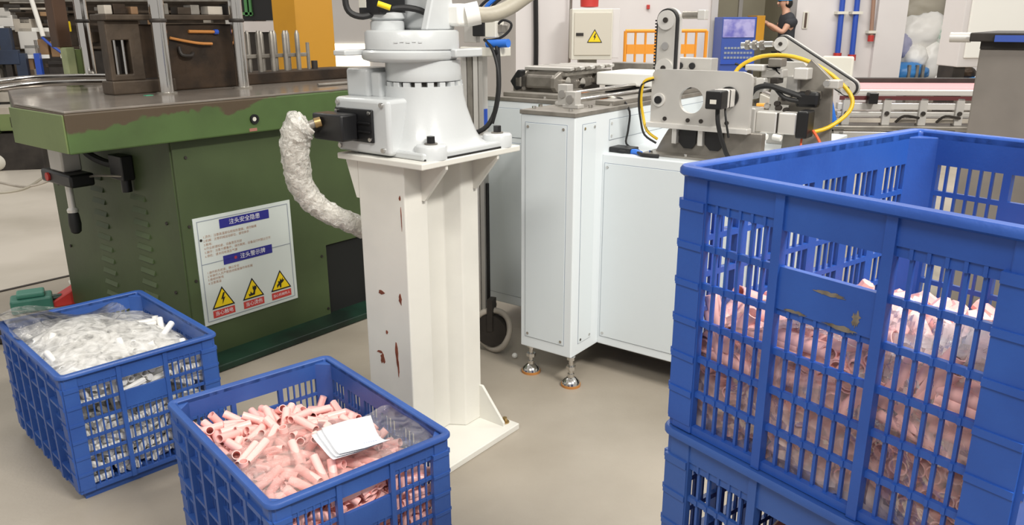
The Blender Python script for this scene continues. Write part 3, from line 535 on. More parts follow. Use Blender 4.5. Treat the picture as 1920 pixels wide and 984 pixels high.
# ---------------------------------------------------------------- blue crates
CL, CW, CH = 0.61, 0.455, 0.406
def crate_wall_short(M):
    s, b = 0.0142, 0.0041
    xs, kind = [-CW/2+.004], []
    def push(w, k):
        xs.append(xs[-1] + w); kind.append(k)
    push(0.040, 'post')
    for g in range(3):
        n = 7 if g == 1 else 6
        for i in range(n):
            push(s, 'hole%d' % g)
            if i < n-1: push(b, 'bar%d' % g)
        if g < 2: push(0.0125, 'thick')
    rest = CW/2 - .004 - xs[-1]
    push(rest, 'post')
    zs, row = [0.026], []
    def pz(h, k):
        zs.append(zs[-1] + h); row.append(k)
    pz(0.012, 'band')
    for r in range(6):
        pz(0.0448, 's%d' % r)
        if r < 5: pz(0.0085, 'rib')
    pz(0.012, 'rib'); pz(CH - 0.004 - zs[-1], 'band')
    def depth(i, j):
        k, r = kind[i], row[j]
        if r == 'foot': return .012
        if r == 'band': return .013 if k in ('thick',) else .009
        if k == 'post': return .0155 if r == 'rib' else .0132
        if k == 'thick': return .013
        mid = k.endswith('1')
        if mid and r == 's5': return 0
        if mid and r == 's4': return .009
        if mid and r == 'rib' and zs[j] > 0.29: return .009
        if r == 'rib': return .0085 if k.startswith('bar') else .0065
        return .005 if k.startswith('bar') else 0
    return MB().lattice(xs, zs, depth, M)
def crate_wall_long(M):
    n, xs, kind = 6, [-CL/2+.004], []
    def push(w, k):
        xs.append(xs[-1] + w); kind.append(k)
    push(0.040, 'post')
    tot = CL - .008 - .08
    fin = 0.016
    gw = (tot - fin*(n-1)) / n
    for g in range(n):
        push(.003, 'edge')
        for i in range(4):
            push((gw-.006-3*.0042)/4, 'hole')
            if i < 3: push(.0042, 'bar')
        push(.003, 'edge')
        if g < n-1: push(fin, 'fin')
    push(0.040, 'post')
    zs, row = [0.026], []
    def pz(h, k):
        zs.append(zs[-1] + h); row.append(k)
    pz(0.012, 'band')
    for r in range(6):
        pz(0.0448, 's%d' % r)
        if r < 5: pz(0.0085, 'rib' if r % 2 else 'ribx')
    pz(0.012, 'ribx'); pz(CH - 0.004 - zs[-1], 'band')
    def depth(i, j):
        k, r = kind[i], row[j]
        if r == 'foot': return .012
        if r == 'band': return .013 if k == 'fin' else .009
        if k == 'post': return .0155 if r.startswith('rib') else .0132
        if k == 'fin': return .019
        if r == 'ribx': return .017
        if r == 'rib': return .008
        return 0 if k == 'hole' else .005
    return MB().lattice(xs, zs, depth, M)

def rim_loop(inner, outer, z0, z1, rad=0.03, n=5):
    def ring(o, z, r):
        pts = []
        for cx, cy, a0 in ((1, 1, 0), (-1, 1, 90), (-1, -1, 180), (1, -1, 270)):
            ox, oy = cx*(CL/2+o-r), cy*(CW/2+o-r)
            for i in range(n+1):
                a = math.radians(a0 + 90*i/n)
                pts.append((ox + r*math.cos(a), oy + r*math.sin(a), z))
        return pts
    prof = [(inner, z0), (outer-.004, z0), (outer, z0+.003), (outer, z1-.004), (outer-.003, z1), (inner+.004, z1), (inner, z1-.004)]
    vs = []; k = 4*(n+1)
    for o, z in prof:
        vs += ring(o, z, max(.004, rad+o))
    m = len(prof)
    fs = [(a*k+i, a*k+(i+1) % k, ((a+1) % m)*k+(i+1) % k, ((a+1) % m)*k+i) for a in range(m) for i in range(k)]
    return MB().add(vs, fs)

def make_crate(label, m, loc, deg, group=None):
    t = thing('plastic_crate', label, 'crate', loc, deg, group)
    w = .012
    for sgn in (1, -1):
        R = Matrix.Rotation(PI/2 if sgn > 0 else -PI/2, 4, 'Z')
        M = Matrix.Translation((sgn*(CL/2-w), 0, 0)) @ R
        wl = crate_wall_short(M).build('handle_wall', m, t, smooth=0)
    for sgn in (1, -1):
        R = Matrix.Rotation(PI if sgn > 0 else 0, 4, 'Z')
        M = Matrix.Translation((0, sgn*(CW/2-w), 0)) @ R
        crate_wall_long(M).build('side_wall', m, t, smooth=0)
    for sx in (1, -1):
        for sy in (1, -1):
            xs, ys = sx*(CL/2), sy*(CW/2)
            poly = [(xs-sx*.045, ys-sy*.012), (xs-sx*.012, ys-sy*.045), (xs, ys-sy*.045), (xs, ys-sy*.012), (xs-sx*.012, ys), (xs-sx*.045, ys)]
            if sx*sy < 0: poly.reverse()
            MB().prism(poly, 0.026, CH-.01).build('corner_post', m, t, smooth=0, bevel=.002)
    rim_loop(-.012, .009, CH-.013, CH, .018).build('rim', m, t, smooth=50)
    MB().box(-CL/2+.018, CL/2-.018, -CW/2+.018, CW/2-.018, .0, .030).build('base', m, t, smooth=0)
    return t
crate_stack_deg = 36.4
SX, SY = 0.6057, 1.035
crate_a = make_crate('blue slatted crate by the green press, holding white tubes under loose clear film', M_blue, (-1.3235, 2.386, 0), -44.6)
crate_b = make_crate('blue slatted crate in the foreground middle, heaped with loose pink tubes and papers', M_blue, (-0.524, 1.777, 0), 130.8)
STEP = 0.381
crate_c = make_crate('scuffed blue crate topmost of the stack at right, holding film-wrapped pink tubes', M_blue2, (SX, SY, STEP*2), crate_stack_deg)
crate_d = make_crate('blue crate second from the top of the right stack, holding a dark red bundle', M_blue, (SX, SY, STEP), crate_stack_deg)
crate_e = make_crate('lowest blue crate of the stack at right, standing on the floor', M_blue, (SX, SY, 0), crate_stack_deg)
# scrapes on the handle panel of the topmost crate
def scrape(parent, x, z, w, h, seed, y):
    r = random.Random(seed); n = 26
    poly = [(x + w*.5*math.cos(2*PI*i/n)*(0.5+0.6*r.random()), z + h*.5*math.sin(2*PI*i/n)*(0.35+0.7*r.random())) for i in range(n)]
    # on the handle wall facing -x of the crate
    o = MB().prism(poly, -y, -y+.0012, 'x').build('scrape', M_scr, parent, smooth=0)
    return lab(o, 'bare brown scrape')
M_scr = mat('scraped_plastic', '#7d7468', 0.8, col2='#5c5348', scale=60)
for i, (x, z, w, h) in enumerate([(-.002, .288, .042, .007), (-.038, .268, .012, .024), (-.022, .2525, .048, .007), (.040, .2535, .034, .006)]):
    scrape(crate_c, x, z, w, h, i, CL/2 - .0024)

# ---------------------------------------------------------------- contents: loose tubes (resting places settled beforehand)
PILE = [tuple(v/1000 for v in p) for p in PILE_DATA]
def tube_shape(n=12, L=.075, r=.0105):
    return MB().cyl((0, 0, -L/2), (0, 0, L/2), r, n=n, hole=r*.84)
def fill(crate, m, name, labels, cat, group, layers, want, score, stuff_name, stuff_label, stuff_group, keep=lambda p: True):
    """layers: list of (dz, minz, flip, warp); the best-scored tubes become objects, the rest one mass"""
    me = None; items = []
    for dz, mz, flip, warp in layers:
        for (x, y, z, dx, dy, dzz) in PILE:
            if z < mz: continue
            if flip: x, y, dx, dy = -x, -y, -dx, -dy
            zz = z + dz + .031 + warp(x, y)
            if keep((x, y, zz)): items.append((Vector((x, y, zz)), Vector((dx, dy, dzz)).normalized()))
    items.sort(key=lambda it: -score(it[0]))
    W = Matrix.Translation(crate.location) @ crate.rotation_euler.to_matrix().to_4x4()
    proto = None
    for i, (p, d) in enumerate(items[:want]):
        q = d.to_track_quat('Z', 'Y').to_matrix().to_4x4()
        Mx = W @ Matrix.Translation(p) @ q
        if proto is None:
            proto = tube_shape().build(name, m)
            o = proto
        else:
            o = proto.copy(); COL.objects.link(o)
        o.matrix_world = Mx
        tag(o, labels, cat, group)
    rest = MB()
    for p, d in items[want:]:
        q = d.to_track_quat('Z', 'Y')
        a = q @ Vector((1, 0, 0)); b = q @ Vector((0, 1, 0)); n = 7
        vs = []
        for s in (-.0375, .0375):
            vs += [p + d*s + a*(.0105*math.cos(2*PI*k/n)) + b*(.0105*math.sin(2*PI*k/n)) for k in range(n)]
        rest.add([W @ v for v in vs], [(k, (k+1) % n, n+(k+1) % n, n+k) for k in range(n)] + [tuple(range(n-1, -1, -1)), tuple(range(n, 2*n))])
    if rest.v:
        o = rest.build(stuff_name, m, None)
        tag(o, stuff_label, cat, None, 'stuff')
    return items
hump = lambda x, y: .075*max(0, 1 - (x/.30)**2)*max(0, 1-(y/.24)**2)
fill(crate_b, M_pink, 'pink_tube', 'short pink plastic tube lying loose in the heap of the foreground middle crate', 'tube',
     'loose pink tubes in the foreground crate', [(0, 0, False, lambda x, y: 0), (.105, .09, True, lambda x, y: .8*hump(x, y) + .03*y/.2 - .015*x/.3)], 295,
     lambda p: p.z, 'pink_tube_mass', 'buried pink tubes filling the foreground middle crate below the heap', None)
slope = lambda x, y: .028*max(-1, min(1, -y/.2))
# the topmost stack crate: tubes packed end-on in the lower rows by the handle wall, loose above
W_c = Matrix.Translation(crate_c.location) @ crate_c.rotation_euler.to_matrix().to_4x4()
rp = random.Random(17)
end_proto = tube_shape().build('wrapped_pink_tube', M_pink)
for r_ in range(5):
    for c_ in range(18):
        o = end_proto if r_ == c_ == 0 else end_proto.copy()
        if o is not end_proto: COL.objects.link(o)
        y = -.192 + .0222*c_ + (.011 if r_ % 2 else 0); zc = .042 + .0192*r_
        d = Vector((1, rp.uniform(-.22, .22), rp.uniform(-.16, .16))).normalized()
        o.matrix_world = W_c @ Matrix.Translation((-.232 + rp.uniform(-.010, .014), y, zc)) @ d.to_track_quat('Z', 'Y').to_matrix().to_4x4()
        tag(o, 'pink plastic tube lying end-on against the near slats of the topmost stack crate', 'tube', 'pink tubes lying end-on in the topmost crate of the stack')
back = lambda x, y: -.065*max(0, x+.16)/.3
free = lambda p: p[2] > .036 and (p[0] > -.185 or p[2] > .142)
fill(crate_c, M_pink, 'wrapped_pink_tube', 'pink plastic tube packed under film in the topmost crate of the right stack', 'tube',
     'pink tubes packed in the topmost crate of the stack', [(0, 0, False, back), (.018, .06, True, lambda x, y: slope(x, y) + 1.4*back(x, y)), (-.01, .13, False, lambda x, y: .012+slope(x, y)+1.4*back(x, y))], 205,
     lambda p: -p.x + p.z*.35, 'pink_tube_mass', 'deeper pink tubes packed in the topmost crate of the stack', None, free)
fill(crate_a, M_wtube, 'white_tube', 'white plastic tube lying under clear film in the crate by the green press', 'tube',
     'white tubes in the crate by the press', [(0, 0, False, lambda x, y: 0), (.128, .105, True, lambda x, y: .035*max(0, 1-(x/.3)**2) - .02*y/.2)], 200,
     lambda p: p.z, 'white_tube_mass', 'buried white tubes filling the crate by the green press', None)

def film_sheet(crate, name, label, m, hfun, x0, x1, y0, y1, n=46, seed=1, outline=None):
    r = random.Random(seed); vs = []; ph = [(r.uniform(8, 46), r.uniform(0, 6.28), r.uniform(0, 6.28), r.uniform(.0015, .006)) for _ in range(16)]
    fs = []; idx = {}
    for i in range(n+1):
        for j in range(n+1):
            x, y = x0+(x1-x0)*i/n, y0+(y1-y0)*j/n
            if outline and not outline(x, y): continue
            h = hfun(x, y)
            for k, a, b, amp in ph:
                h += amp*(1-abs(math.sin((k*(x*math.cos(b)+y*math.sin(b))+a)/2))*2)*min(1, 14/k)
            idx[(i, j)] = len(vs)
            vs.append((x + r.uniform(-1, 1)*.002, y + r.uniform(-1, 1)*.002, h))
    for i in range(n):
        for j in range(n):
            q = [(i, j), (i+1, j), (i+1, j+1), (i, j+1)]
            if all(t in idx for t in q):
                fs.append(tuple(idx[t] for t in q))
    o = MB().add(vs, fs).build(name, m, None, smooth=25)
    o.location = crate.location
    o.rotation_euler = crate.rotation_euler
    return tag(o, label, 'plastic film')

# films, papers and bags in the crates
def bowl(x, y):
    return max(0, 1-(x/.31)**2)*max(0, 1-(y/.23)**2)
film_sheet(crate_a, 'plastic_film', 'crumpled clear film covering the white tubes in the crate by the press', M_filmw,
           lambda x, y: .362 + .06*bowl(x, y) + .03*max(0, -y)/.2 - .02*max(0, y)/.2, -.287, .287, -.214, .214, 56, 4)
film_sheet(crate_a, 'plastic_film', 'loose tuft of clear film poking over the left rim of the crate by the press', M_film,
           lambda x, y: .408 + .03*math.sin(9*x+14*y) + .03*max(0, 1-((x+.2)/.1)**2), -.325, -.07, -.235, .11, 30, 9)
film_sheet(crate_b, 'plastic_film', 'clear bag film over the near half of the pink heap in the foreground crate', M_filmp,
           lambda x, y: .338 + .055*bowl(x, y) + .03*y/.2 - .015*x/.3, -.287, .02, -.12, .212, 40, 2)
film_sheet(crate_b, 'plastic_film', 'crinkled clear bag mouth beside the papers at the right of the foreground crate', M_film,
           lambda x, y: .345 + .05*bowl(x, y) + .035*max(0, (-y-.1)/.1), -.27, -.06, -.214, -.09, 16, 12)
film_sheet(crate_c, 'plastic_film', 'crinkled clear bag over the tubes in the topmost crate of the stack', M_film,
           lambda x, y: .225 + .03*max(-1, min(1, -y/.2)) + .03*bowl(x, y) - .09*max(0, x+.16)/.3, -.282, .27, -.208, .208, 44, 6)
def upright_film(crate, label, x, y0, y1, z0, hf, seed, m):
    r = random.Random(seed); n, k = 40, 22; vs, fs = [], []
    for i in range(n+1):
        for j in range(k+1):
            y = y0+(y1-y0)*i/n; t = j/k
            z = z0 + (hf(y)-z0)*t
            vs.append((x + .008*math.sin(31*y+seed)*math.sin(17*z+2*seed) + r.uniform(-.004, .004) + .02*t*t, y, z + r.uniform(-.002, .002)))
    fs = [(i*(k+1)+j, (i+1)*(k+1)+j, (i+1)*(k+1)+j+1, i*(k+1)+j+1) for i in range(n) for j in range(k)]
    o = MB().add(vs, fs).build('plastic_film', m, None, smooth=25)
    o.location = crate.location; o.rotation_euler = crate.rotation_euler
    return tag(o, label, 'plastic film')
upright_film(crate_c, 'glinting clear bag side behind the near slats of the topmost stack crate', -.286, -.20, .20, .03, lambda y: .25 - .10*y, 3, M_films)
upright_film(crate_c, 'milky folded bag behind the right-hand slats of the topmost stack crate', -.277, -.205, -.03, .14, lambda y: .27 - .1*y, 8, M_filmw)

def sheet(name, label, crate, loc, rot, w, h, curl, m=M_paper):
    vs, fs = [], []; n = 8
    for i in range(n+1):
        for j in range(3):
            u = i/n-.5; v = j/2-.5
            vs.append((u*w, v*h, curl*(u*u*4) + .006*math.sin(5*u+3*v)))
    fs = [(i*3+j, (i+1)*3+j, (i+1)*3+j+1, i*3+j+1) for i in range(n) for j in range(2)]
    o = MB().add(vs, fs).build(name, m, None, smooth=60)
    W = Matrix.Translation(crate.location) @ crate.rotation_euler.to_matrix().to_4x4()
    from mathutils import Euler
    o.matrix_world = W @ Matrix.Translation(loc) @ Euler(rot).to_matrix().to_4x4()
    s = o.modifiers.new('thickness', 'SOLIDIFY'); s.thickness = .0008
    return o
for i, lb in enumerate(('uppermost white paper sheet on the pink tubes in the foreground crate', 'middle white paper sheet of the three on the pink tubes', 'lowest white paper sheet of the three on the pink tubes')):
    o = sheet('paper_sheet', lb, crate_b, (-.185+.006*i, -.040+.009*i, .408-.006*i), (.10, -.12, math.radians(-8+3*i)), .112, .125, .014)
    tag(o, lb, 'paper', 'folded papers on the pink tubes')
    if i == 0:
        ink = mat('faded_ink', '#9aa4c4', 0.7)
        mb = MB()
        for k in range(6):
            a = -.042
            mb.box(a, a+.0022, -.036+.0058*k, -.0325+.0058*k, .0125, .0128)
        mb.build('printed_line', ink, o, smooth=0)['kind'] = 'stuff'
# dark red bundle in the second stack crate
vs = MB()
rr = random.Random(3)
vs.sphere((0, 0, 0), 1, 28, 16, (.255, .185, .135))
vs.v = [(x + .016*math.sin(21*y+9*z), y + .014*math.sin(25*x+13*z), z + .012*math.sin(19*x+23*y)) for x, y, z in vs.v]
o = vs.build('wrapped_bundle', mat('dark_red_film', '#7d2424', 0.25, col2='#5a1616', scale=9, bump=0.6, bscale=25), None, smooth=60)
o.location = (SX, SY, STEP + .16); o.rotation_euler = (0, 0, math.radians(crate_stack_deg))
tag(o, 'dark red film-wrapped bundle inside the second crate of the right stack', 'bundle')

# ---------------------------------------------------------------- green press (local x along its front, y back)
press = thing('hydraulic_press', 'large green machine with worn steel table and bright columns at left', 'press', (-1.048, 3.276, 0), 51)
MB().box(-.36, 1.15, .02, 1.14, .03, .925).build('body', M_green, press, smooth=0)
# front sheet with a cut-out at its lower right
poly = [(-.38, .004), (.30, .004), (.30, .364), (1.15, .364), (1.15, .925), (-.38, .925)]
MB().prism(poly, 0, .02, 'y').build('front_panel', M_green, press, smooth=0, bevel=.003)
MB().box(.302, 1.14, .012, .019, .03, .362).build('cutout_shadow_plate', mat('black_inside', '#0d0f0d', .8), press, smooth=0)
sp = MB().box(-.385, -.36, .012, 1.15, .02, .925).build('side_panel', M_green, press, smooth=0, bevel=.003)
# louvres: two columns of raised slots on the side sheet
for c0, c1, zlo, zhi, n in ((.62, .735, .16, .70, 11), (.255, .37, .13, .655, 11)):
    for i in range(n):
        z = zlo + (zhi-zlo)*i/(n-1)
        mb = MB().prism([(c0, z), (c1, z), (c1-.004, z+.022), (c0+.004, z+.022)], -.386, -.385, 'x')
        mb.add([(-.385, c0, z+.022), (-.385, c1, z+.022), (-.393, c1, z+.001), (-.393, c0, z+.001), (-.385, c0, z), (-.385, c1, z)],
               [(0, 1, 2, 3), (3, 2, 5, 4), (0, 3, 4), (1, 5, 2)])
        mb.build('louvre', M_green, sp, smooth=0)
for (y, z) in ((.1, .59), (.1, .30), (1.08, .63), (1.06, .33)):
    MB().cyl((-.386, y, z), (-.391, y, z), .007, n=8).build('screw', M_dark, sp, smooth=0)
for (x, z) in ((-.33, .855), (-.35, .36), (-.35, .585), (-.34, .145), (.27, .32), (.285, .06), (-.31, .52)):
    MB().cyl((x, 0, z), (x, -.005, z), .006, n=8).build('screw', M_dark, press, smooth=0)
# slab and worn steel table
SL = [(-.765, -.055), (1.2, -.055), (1.2, 1.22), (-.48, 1.22), (-.745, .42)]
MB().prism(SL, .925, 1.062).build('slab', M_worn, press, smooth=0, bevel=.006)
MB().prism([(x*.995, y+.003) for x, y in SL], 1.062, 1.07).build('table_plate', M_table, press, smooth=0, bevel=.002)
lab(MB().box(-.770, -.764, -.05, .40, .928, 1.058).build('end_plate', M_greenl, press, smooth=0, bevel=.006), 'green slab end plate, painted paler as the lit side')  # same green as the slab; the lit end is put into a paler colour
pr = MB().cyl((-.05, -.056, .98), (-.05, -.064, .98), .019, n=24, hole=.011).build('bush', M_black, press)
MB().cyl((-.05, -.056, .98), (-.05, -.060, .98), .009, n=16).build('core', M_cream, pr)
lab(MB().box(-.075, -.04, -.0565, -.055, .932, .944).build('tag_plate', mat('faded_red_tag', '#9a6a5c', .6), press, smooth=0), 'small faded red plate')
MB().box(-.30, -.27, .30, .325, 1.07, 1.0715).build('teal_sticker', mat('teal_tape', '#3f9a78', .5), press, smooth=0)
MB().box(-.6, 1.1, -.13, 1.1, .003, .03).build('drip_tray', M_dgreen, press, smooth=0, bevel=.004)
MB().box(-.2, 1.08, .035, .075, .03, .05).build('foot_beam', M_dark, press, smooth=0)
# columns: four bright guide rods with collars
for x, y, r in ((-.195, .33, .0295), (.165, .335, .0285), (-.19, 1.02, .027), (.17, 1.02, .027)):
    c = MB().cyl((x, y, 1.07), (x, y, 2.0), r, n=24).build('guide_column', M_steel, press)
    MB().lathe([(r+.001, 0), (r+.004, .004), (r+.004, .012), (r+.001, .016)], (x, y, 1.352), 24).build('collar', M_dark, c)
    MB().lathe([(r+.012, 0), (r+.012, .006), (r+.002, .008)], (x, y, 1.07), 24).build('collar', M_steeld, c)
# hanging hand valve under the slab
hv = MB().box(-.54, -.46, .61, .74, .755, .925).build('valve_block', M_alu, press, bevel=.008)
MB().box(-.55, -.45, .53, .82, .70, .755).build('trigger_guard', M_black, hv, bevel=.01)
lab(MB().cyl((-.55, .74, .728), (-.558, .74, .728), .018, n=16).build('button', M_red, hv), 'round red button')
MB().cyl((-.50, .68, .70), (-.50, .68, .585), .015, n=14).build('rod', M_alul, hv)
MB().lathe([(.022, 0), (.023, .012), (.017, .02)], (-.50, .68, .572), 16).build('ferrule', M_alul, hv)
MB().lathe([(.012, .478), (.021, .486), (.025, .52), (.022, .56), (.018, .574)], (-.50, .68, 0), 16).build('grip', M_rubber, hv)
MB().tube([(-.47, .64, .90), (-.45, .56, .83), (-.43, .45, .80), (-.41, .38, .80)], .016, 8).build('hose', M_rubber, press)
MB().box(-.435, -.387, .31, .42, .74, .84).build('valve_bracket', M_black, press, bevel=.004)
MB().cyl((-.41, .345, .74), (-.41, .345, .69), .020, n=10).build('valve_stub', M_black, press)
MB().tube([(-.43, .32, .76), (-.46, .5, .745), (-.50, .62, .72)], .005, 6).build('cable', M_steeld, press)
# iron platen between the columns: slotted cheek and a dark block
mb = MB()
xs = [-.365, -.355, -.345, -.275, -.25, -.225]
zs = [1.125, 1.15, 1.285, 1.33, 1.36]
mb.lattice(xs, zs, lambda i, j: 0 if (i in (2,) and j == 1) else .06, Matrix.Translation((0, .49, 0)))
mb.build('slotted_cheek', M_brown2, press, smooth=0, bevel=.004)
MB().box(-.36, -.26, .478, .489, 1.14, 1.29).build('slot_back', M_dark, press, smooth=0)
for x in (-.330, -.295):
    MB().cyl((x, .45, 1.15), (x, .45, 1.285), .0075, n=10).build('slot_rod', M_steel, press)
MB().box(-.37, -.10, .42, .52, 1.07, 1.125).build('cheek_foot', M_brown2, press, smooth=0, bevel=.006)
MB().box(-.24, .215, .44, .56, 1.07, 1.345).build('die_block', M_brown, press, smooth=0, bevel=.008)
MB().box(-.37, .24, .40, .54, 1.362, 1.384).build('bolster_shelf', M_brown2, press, smooth=0, bevel=.004)
MB().box(-.37, .26, .39, .54, 1.45, 1.62).build('upper_platen', M_brown, press, smooth=0, bevel=.008)
for i, (x, w, h, m) in enumerate(((-.365, .03, .035, M_beige), (-.33, .05, .04, M_brown), (-.26, .03, .03, M_wood), (-.13, .03, .045, M_steeld), (-.06, .06, .03, M_brown2), (.0, .04, .04, M_steeld), (.08, .07, .035, M_beige), (.17, .04, .045, M_dark))):
    MB().box(x, x+w, .41, .47, 1.384, 1.384+h).build('clamp_block', m, press, smooth=0, bevel=.003)
hk = MB().tube([(-.10, .43, 1.29), (-.03, .425, 1.275), (.03, .42, 1.265), (.09, .425, 1.262)], .006, 8).build('copper_pipe', M_copper, press)
MB().cyl((-.01, .432, 1.315), (.11, .432, 1.312), .007, n=8).build('brass_rod', M_copper, press)
lab(MB().cyl((.11, .432, 1.312), (.128, .432, 1.312), .011, n=10).build('rod_tip', M_pipeb, press), 'small blue rod tip')
MB().tube([(-.06, .436, 1.25), (-.06, .42, 1.22), (-.02, .42, 1.215), (.0, .436, 1.225)], .008, 8).build('lifting_eye', M_dark, press)
lab(MB().box(-.24, -.155, .436, .44, 1.08, 1.13).build('stained_patch', M_dark, press, smooth=0), 'oil-black patch')
# pin rack right of the columns
rk = MB().box(.28, .88, .46, .60, 1.07, 1.125).build('rack_base', M_brown, press, smooth=0, bevel=.006)
MB().box(.25, .655, .505, .517, 1.188, 1.206).build('rack_bar', M_steeld, press, smooth=0, bevel=.003)
for i in range(8):
    x = .335 + .037*i
    MB().lathe([(.0115, 1.125), (.0115, 1.296), (.005, 1.314)], (x, .495 if i % 2 else .525, 0), 10).build('pin', M_steeld, press)
MB().cyl((.665, .51, 1.125), (.665, .51, 1.255), .009, n=10).build('pin', M_steeld, press)
MB().cyl((.70, .51, 1.125), (.70, .51, 1.165), .016, n=12).build('stud', M_dark, press)
MB().tube([(.42, .13, 1.077), (.6, .13, 1.077), (.78, .12, 1.077)], .007, 8).build('loose_lever', M_steeld, press)
MB().box(.75, 1.15, .5, .9, 1.07, 1.105).build('clamp_plate', M_green, press, smooth=0, bevel=.006)
# dark post and pale green block behind the rear column
MB().box(-.285, -.225, 1.08, 1.16, 1.245, 2.0).build('post', mat('brown_post', '#4a3220', .6, col2='#38261a', scale=6), press, smooth=0, bevel=.004)
lab(MB().box(-.275, -.235, 1.04, 1.1, 1.07, 1.245).build('post_foot', mat('pale_green_block', '#a3aa80', .6, col2='#85906a', scale=8), press, smooth=0, bevel=.004), 'pale green block')
MB().box(-.232, -.205, 1.05, 1.1, 1.07, 1.235).build('post_cheek', M_greenl, press, smooth=0)
# bent bright tubes lying across the left end of the table
for k, (dz, dy) in enumerate(((0, 0), (.022, .05))):
    MB().tube([(-.02, .78+dy, 1.085+dz), (-.25, .80+dy, 1.10+dz), (-.52, .82+dy, 1.105+dz), (-.78, .68+dy, 1.09+dz), (-.95, .5+dy, 1.03+dz)], .013, 10).build('bent_tube', M_steel, press)

# ---- safety sign on the press front
sg = MB().box(-.335, .12, -.004, 0, .160, .612)
sign = lab(sg.build('safety_sign', M_sign, press, smooth=0), 'white safety notice with navy headings and yellow triangles')
SW, SH = .455, .452
def S(u, v, d=.0045):       # u,v from the sign's top left
    return Vector((-.335+u, -d, .612-v))
def plate(u0, u1, v0, v1, m, name, d=.0045, t=.0006):
    return MB().box(-.335+u0, -.335+u1, -d-t, -d, .612-v1, .612-v0).build(name, m, sign, smooth=0)
mb = MB()
w = .0026
for u0, u1, v0, v1 in ((.014, SW-.014, .014, .014+w), (.014, SW-.014, SH-.014-w, SH-.014), (.014, .014+w, .014+w, SH-.014-w), (SW-.014-w, SW-.014, .014+w, SH-.014-w), (.014+w, SW-.014-w, .192, .192+w)):
    mb.box(-.335+u0, -.335+u1, -.0051, -.0045, .612-v1, .612-v0)
mb.build('border', M_signl, sign, smooth=0)['kind'] = 'stuff'
plate(.112, .345, .022, .060, M_navy, 'heading_bar')
plate(.112, .345, .176, .214, M_navy, 'heading_bar')
TXT = lambda u, v, d=.0056: Matrix.Translation(S(u, v, d)) @ Matrix.Rotation(PI/2, 4, 'X')
text_mesh('注头安全隐患', 'heading_lettering', M_wtext, sign, .0245, TXT(.228, .041))
text_mesh('注头警示牌', 'heading_lettering', M_wtext, sign, .0245, TXT(.250, .195))
text_mesh('※', 'heading_mark', M_redl, sign, .026, TXT(.168, .195))
rows = [('1.烫伤：注意高温部位和加热管路，请勿触摸', .082), ('2.机械：注意机械运动部位，请勿伸手', .098), ('3.触电：', .114),
        ('4.作业前请检查，设备是否完好', .130), ('5.操作：注意力要集中，请勿离岗，设备运行时禁止打开', .146), ('6.停机：请关闭电源及气源', .162),
        ('1.操作前先检查，确认安全', .232), ('2.非操作人员严禁启动或者操作本机械', .247), ('3.维修时断电', .262), ('4.注意高温', .277)]
for body, v in rows:
    text_mesh(body, 'text_line', M_signt, sign, .0125, TXT(.034, v, .0048), 'LEFT')['kind'] = 'stuff'
for i, (u, g, body, sz) in enumerate(((.090, 'bolt', '当心触电', .021), (.232, 'heat', '当心烫伤', .021), (.372, 'crush', '当心机械伤人', .0148))):
    triangle_sign(sign, 'warning_triangle', S(u, .345), .104, (1, 0, 0), (0, 0, 1), (0, -1, 0), g, M_yelw, M_black)
    plate(u-.050, u+.050, .397, .428, M_redl, 'caption_bar')
    text_mesh(body, 'caption_lettering', M_wtext, sign, sz, TXT(u, .4125))

# ---------------------------------------------------------------- pedestal (local x right-away, y left-away)
PO = (-.198, 2.163, 0)
ped = thing('robot_pedestal', 'tall cream-white steel pedestal with chipped paint under the robot', 'pedestal', PO, 52)
MB().box(-.045, .36, 0, .40, 0, .022).build('base_plate', M_ped, ped, smooth=0, bevel=.003)
MB().box(-.04, .405, .03, .385, .958, .976).build('top_plate', M_ped, ped, smooth=0, bevel=.003)
cx0, cx1, cy0, cy1 = -.01, .318, .135, .332
x1, x2 = .085, .235
prof = [(cx0, cy0), (x1, cy0), (x1+.004, cy0+.05), (x2-.03, cy0+.05), (x2, cy0), (cx1, cy0), (cx1, cy1), (x2, cy1), (x2-.03, cy1-.05), (x1+.03, cy1-.05), (x1, cy1), (cx0, cy1)]
MB().prism(prof, .022, .958).build('column', M_ped, ped, smooth=0, bevel=.004)
def gusset(p0, d, up, w, h, t=.01, top=False):
    p0, d = Vector(p0), Vector(d)
    s = Vector((-d.y, d.x, 0)) * (t/2)
    k = -1 if top else 1
    tri = [p0, p0 + d*w, p0 + d*w + Vector((0, 0, k*.012)), p0 + d*.012 + Vector((0, 0, k*h)), p0 + Vector((0, 0, k*h))]
    vs = [v+s for v in tri] + [v-s for v in tri]
    n = 5
    MB().add(vs, [tuple(range(n)), tuple(range(2*n-1, n-1, -1))] + [(i, n+i, n+(i+1) % n, (i+1) % n) for i in range(n)]).build('gusset', M_ped, ped, smooth=0)
gusset((x1-.02, cy0, .958), (0, -1, 0), 1, .10, .115, top=True)
gusset((cx1-.02, cy0, .958), (0, -1, 0), 1, .10, .115, top=True)
gusset((cx1, .2, .958), (1, 0, 0), 1, .08, .115, top=True)
gusset((cx0+.006, cy1, .958), (0, 1, 0), 1, .05, .12, top=True)
gusset((cx1-.006, cy0, .022), (0, -1, 0), 1, .105, .125)
gusset((.01, cy0, .022), (0, -1, 0), 1, .105, .125)
gusset((.15, cy1, .022), (0, 1, 0), 1, .06, .12)
for x, y in ((.335, .045), (-.02, .03)):
    b = MB().cyl((x, y, .022), (x, y, .026), .016, n=16).build('bolt', M_brass, ped)
    MB().cyl((x, y, .026), (x, y, .040), .009, n=6).build('bolt_head', M_brass, b, smooth=0)
rr = random.Random(7)
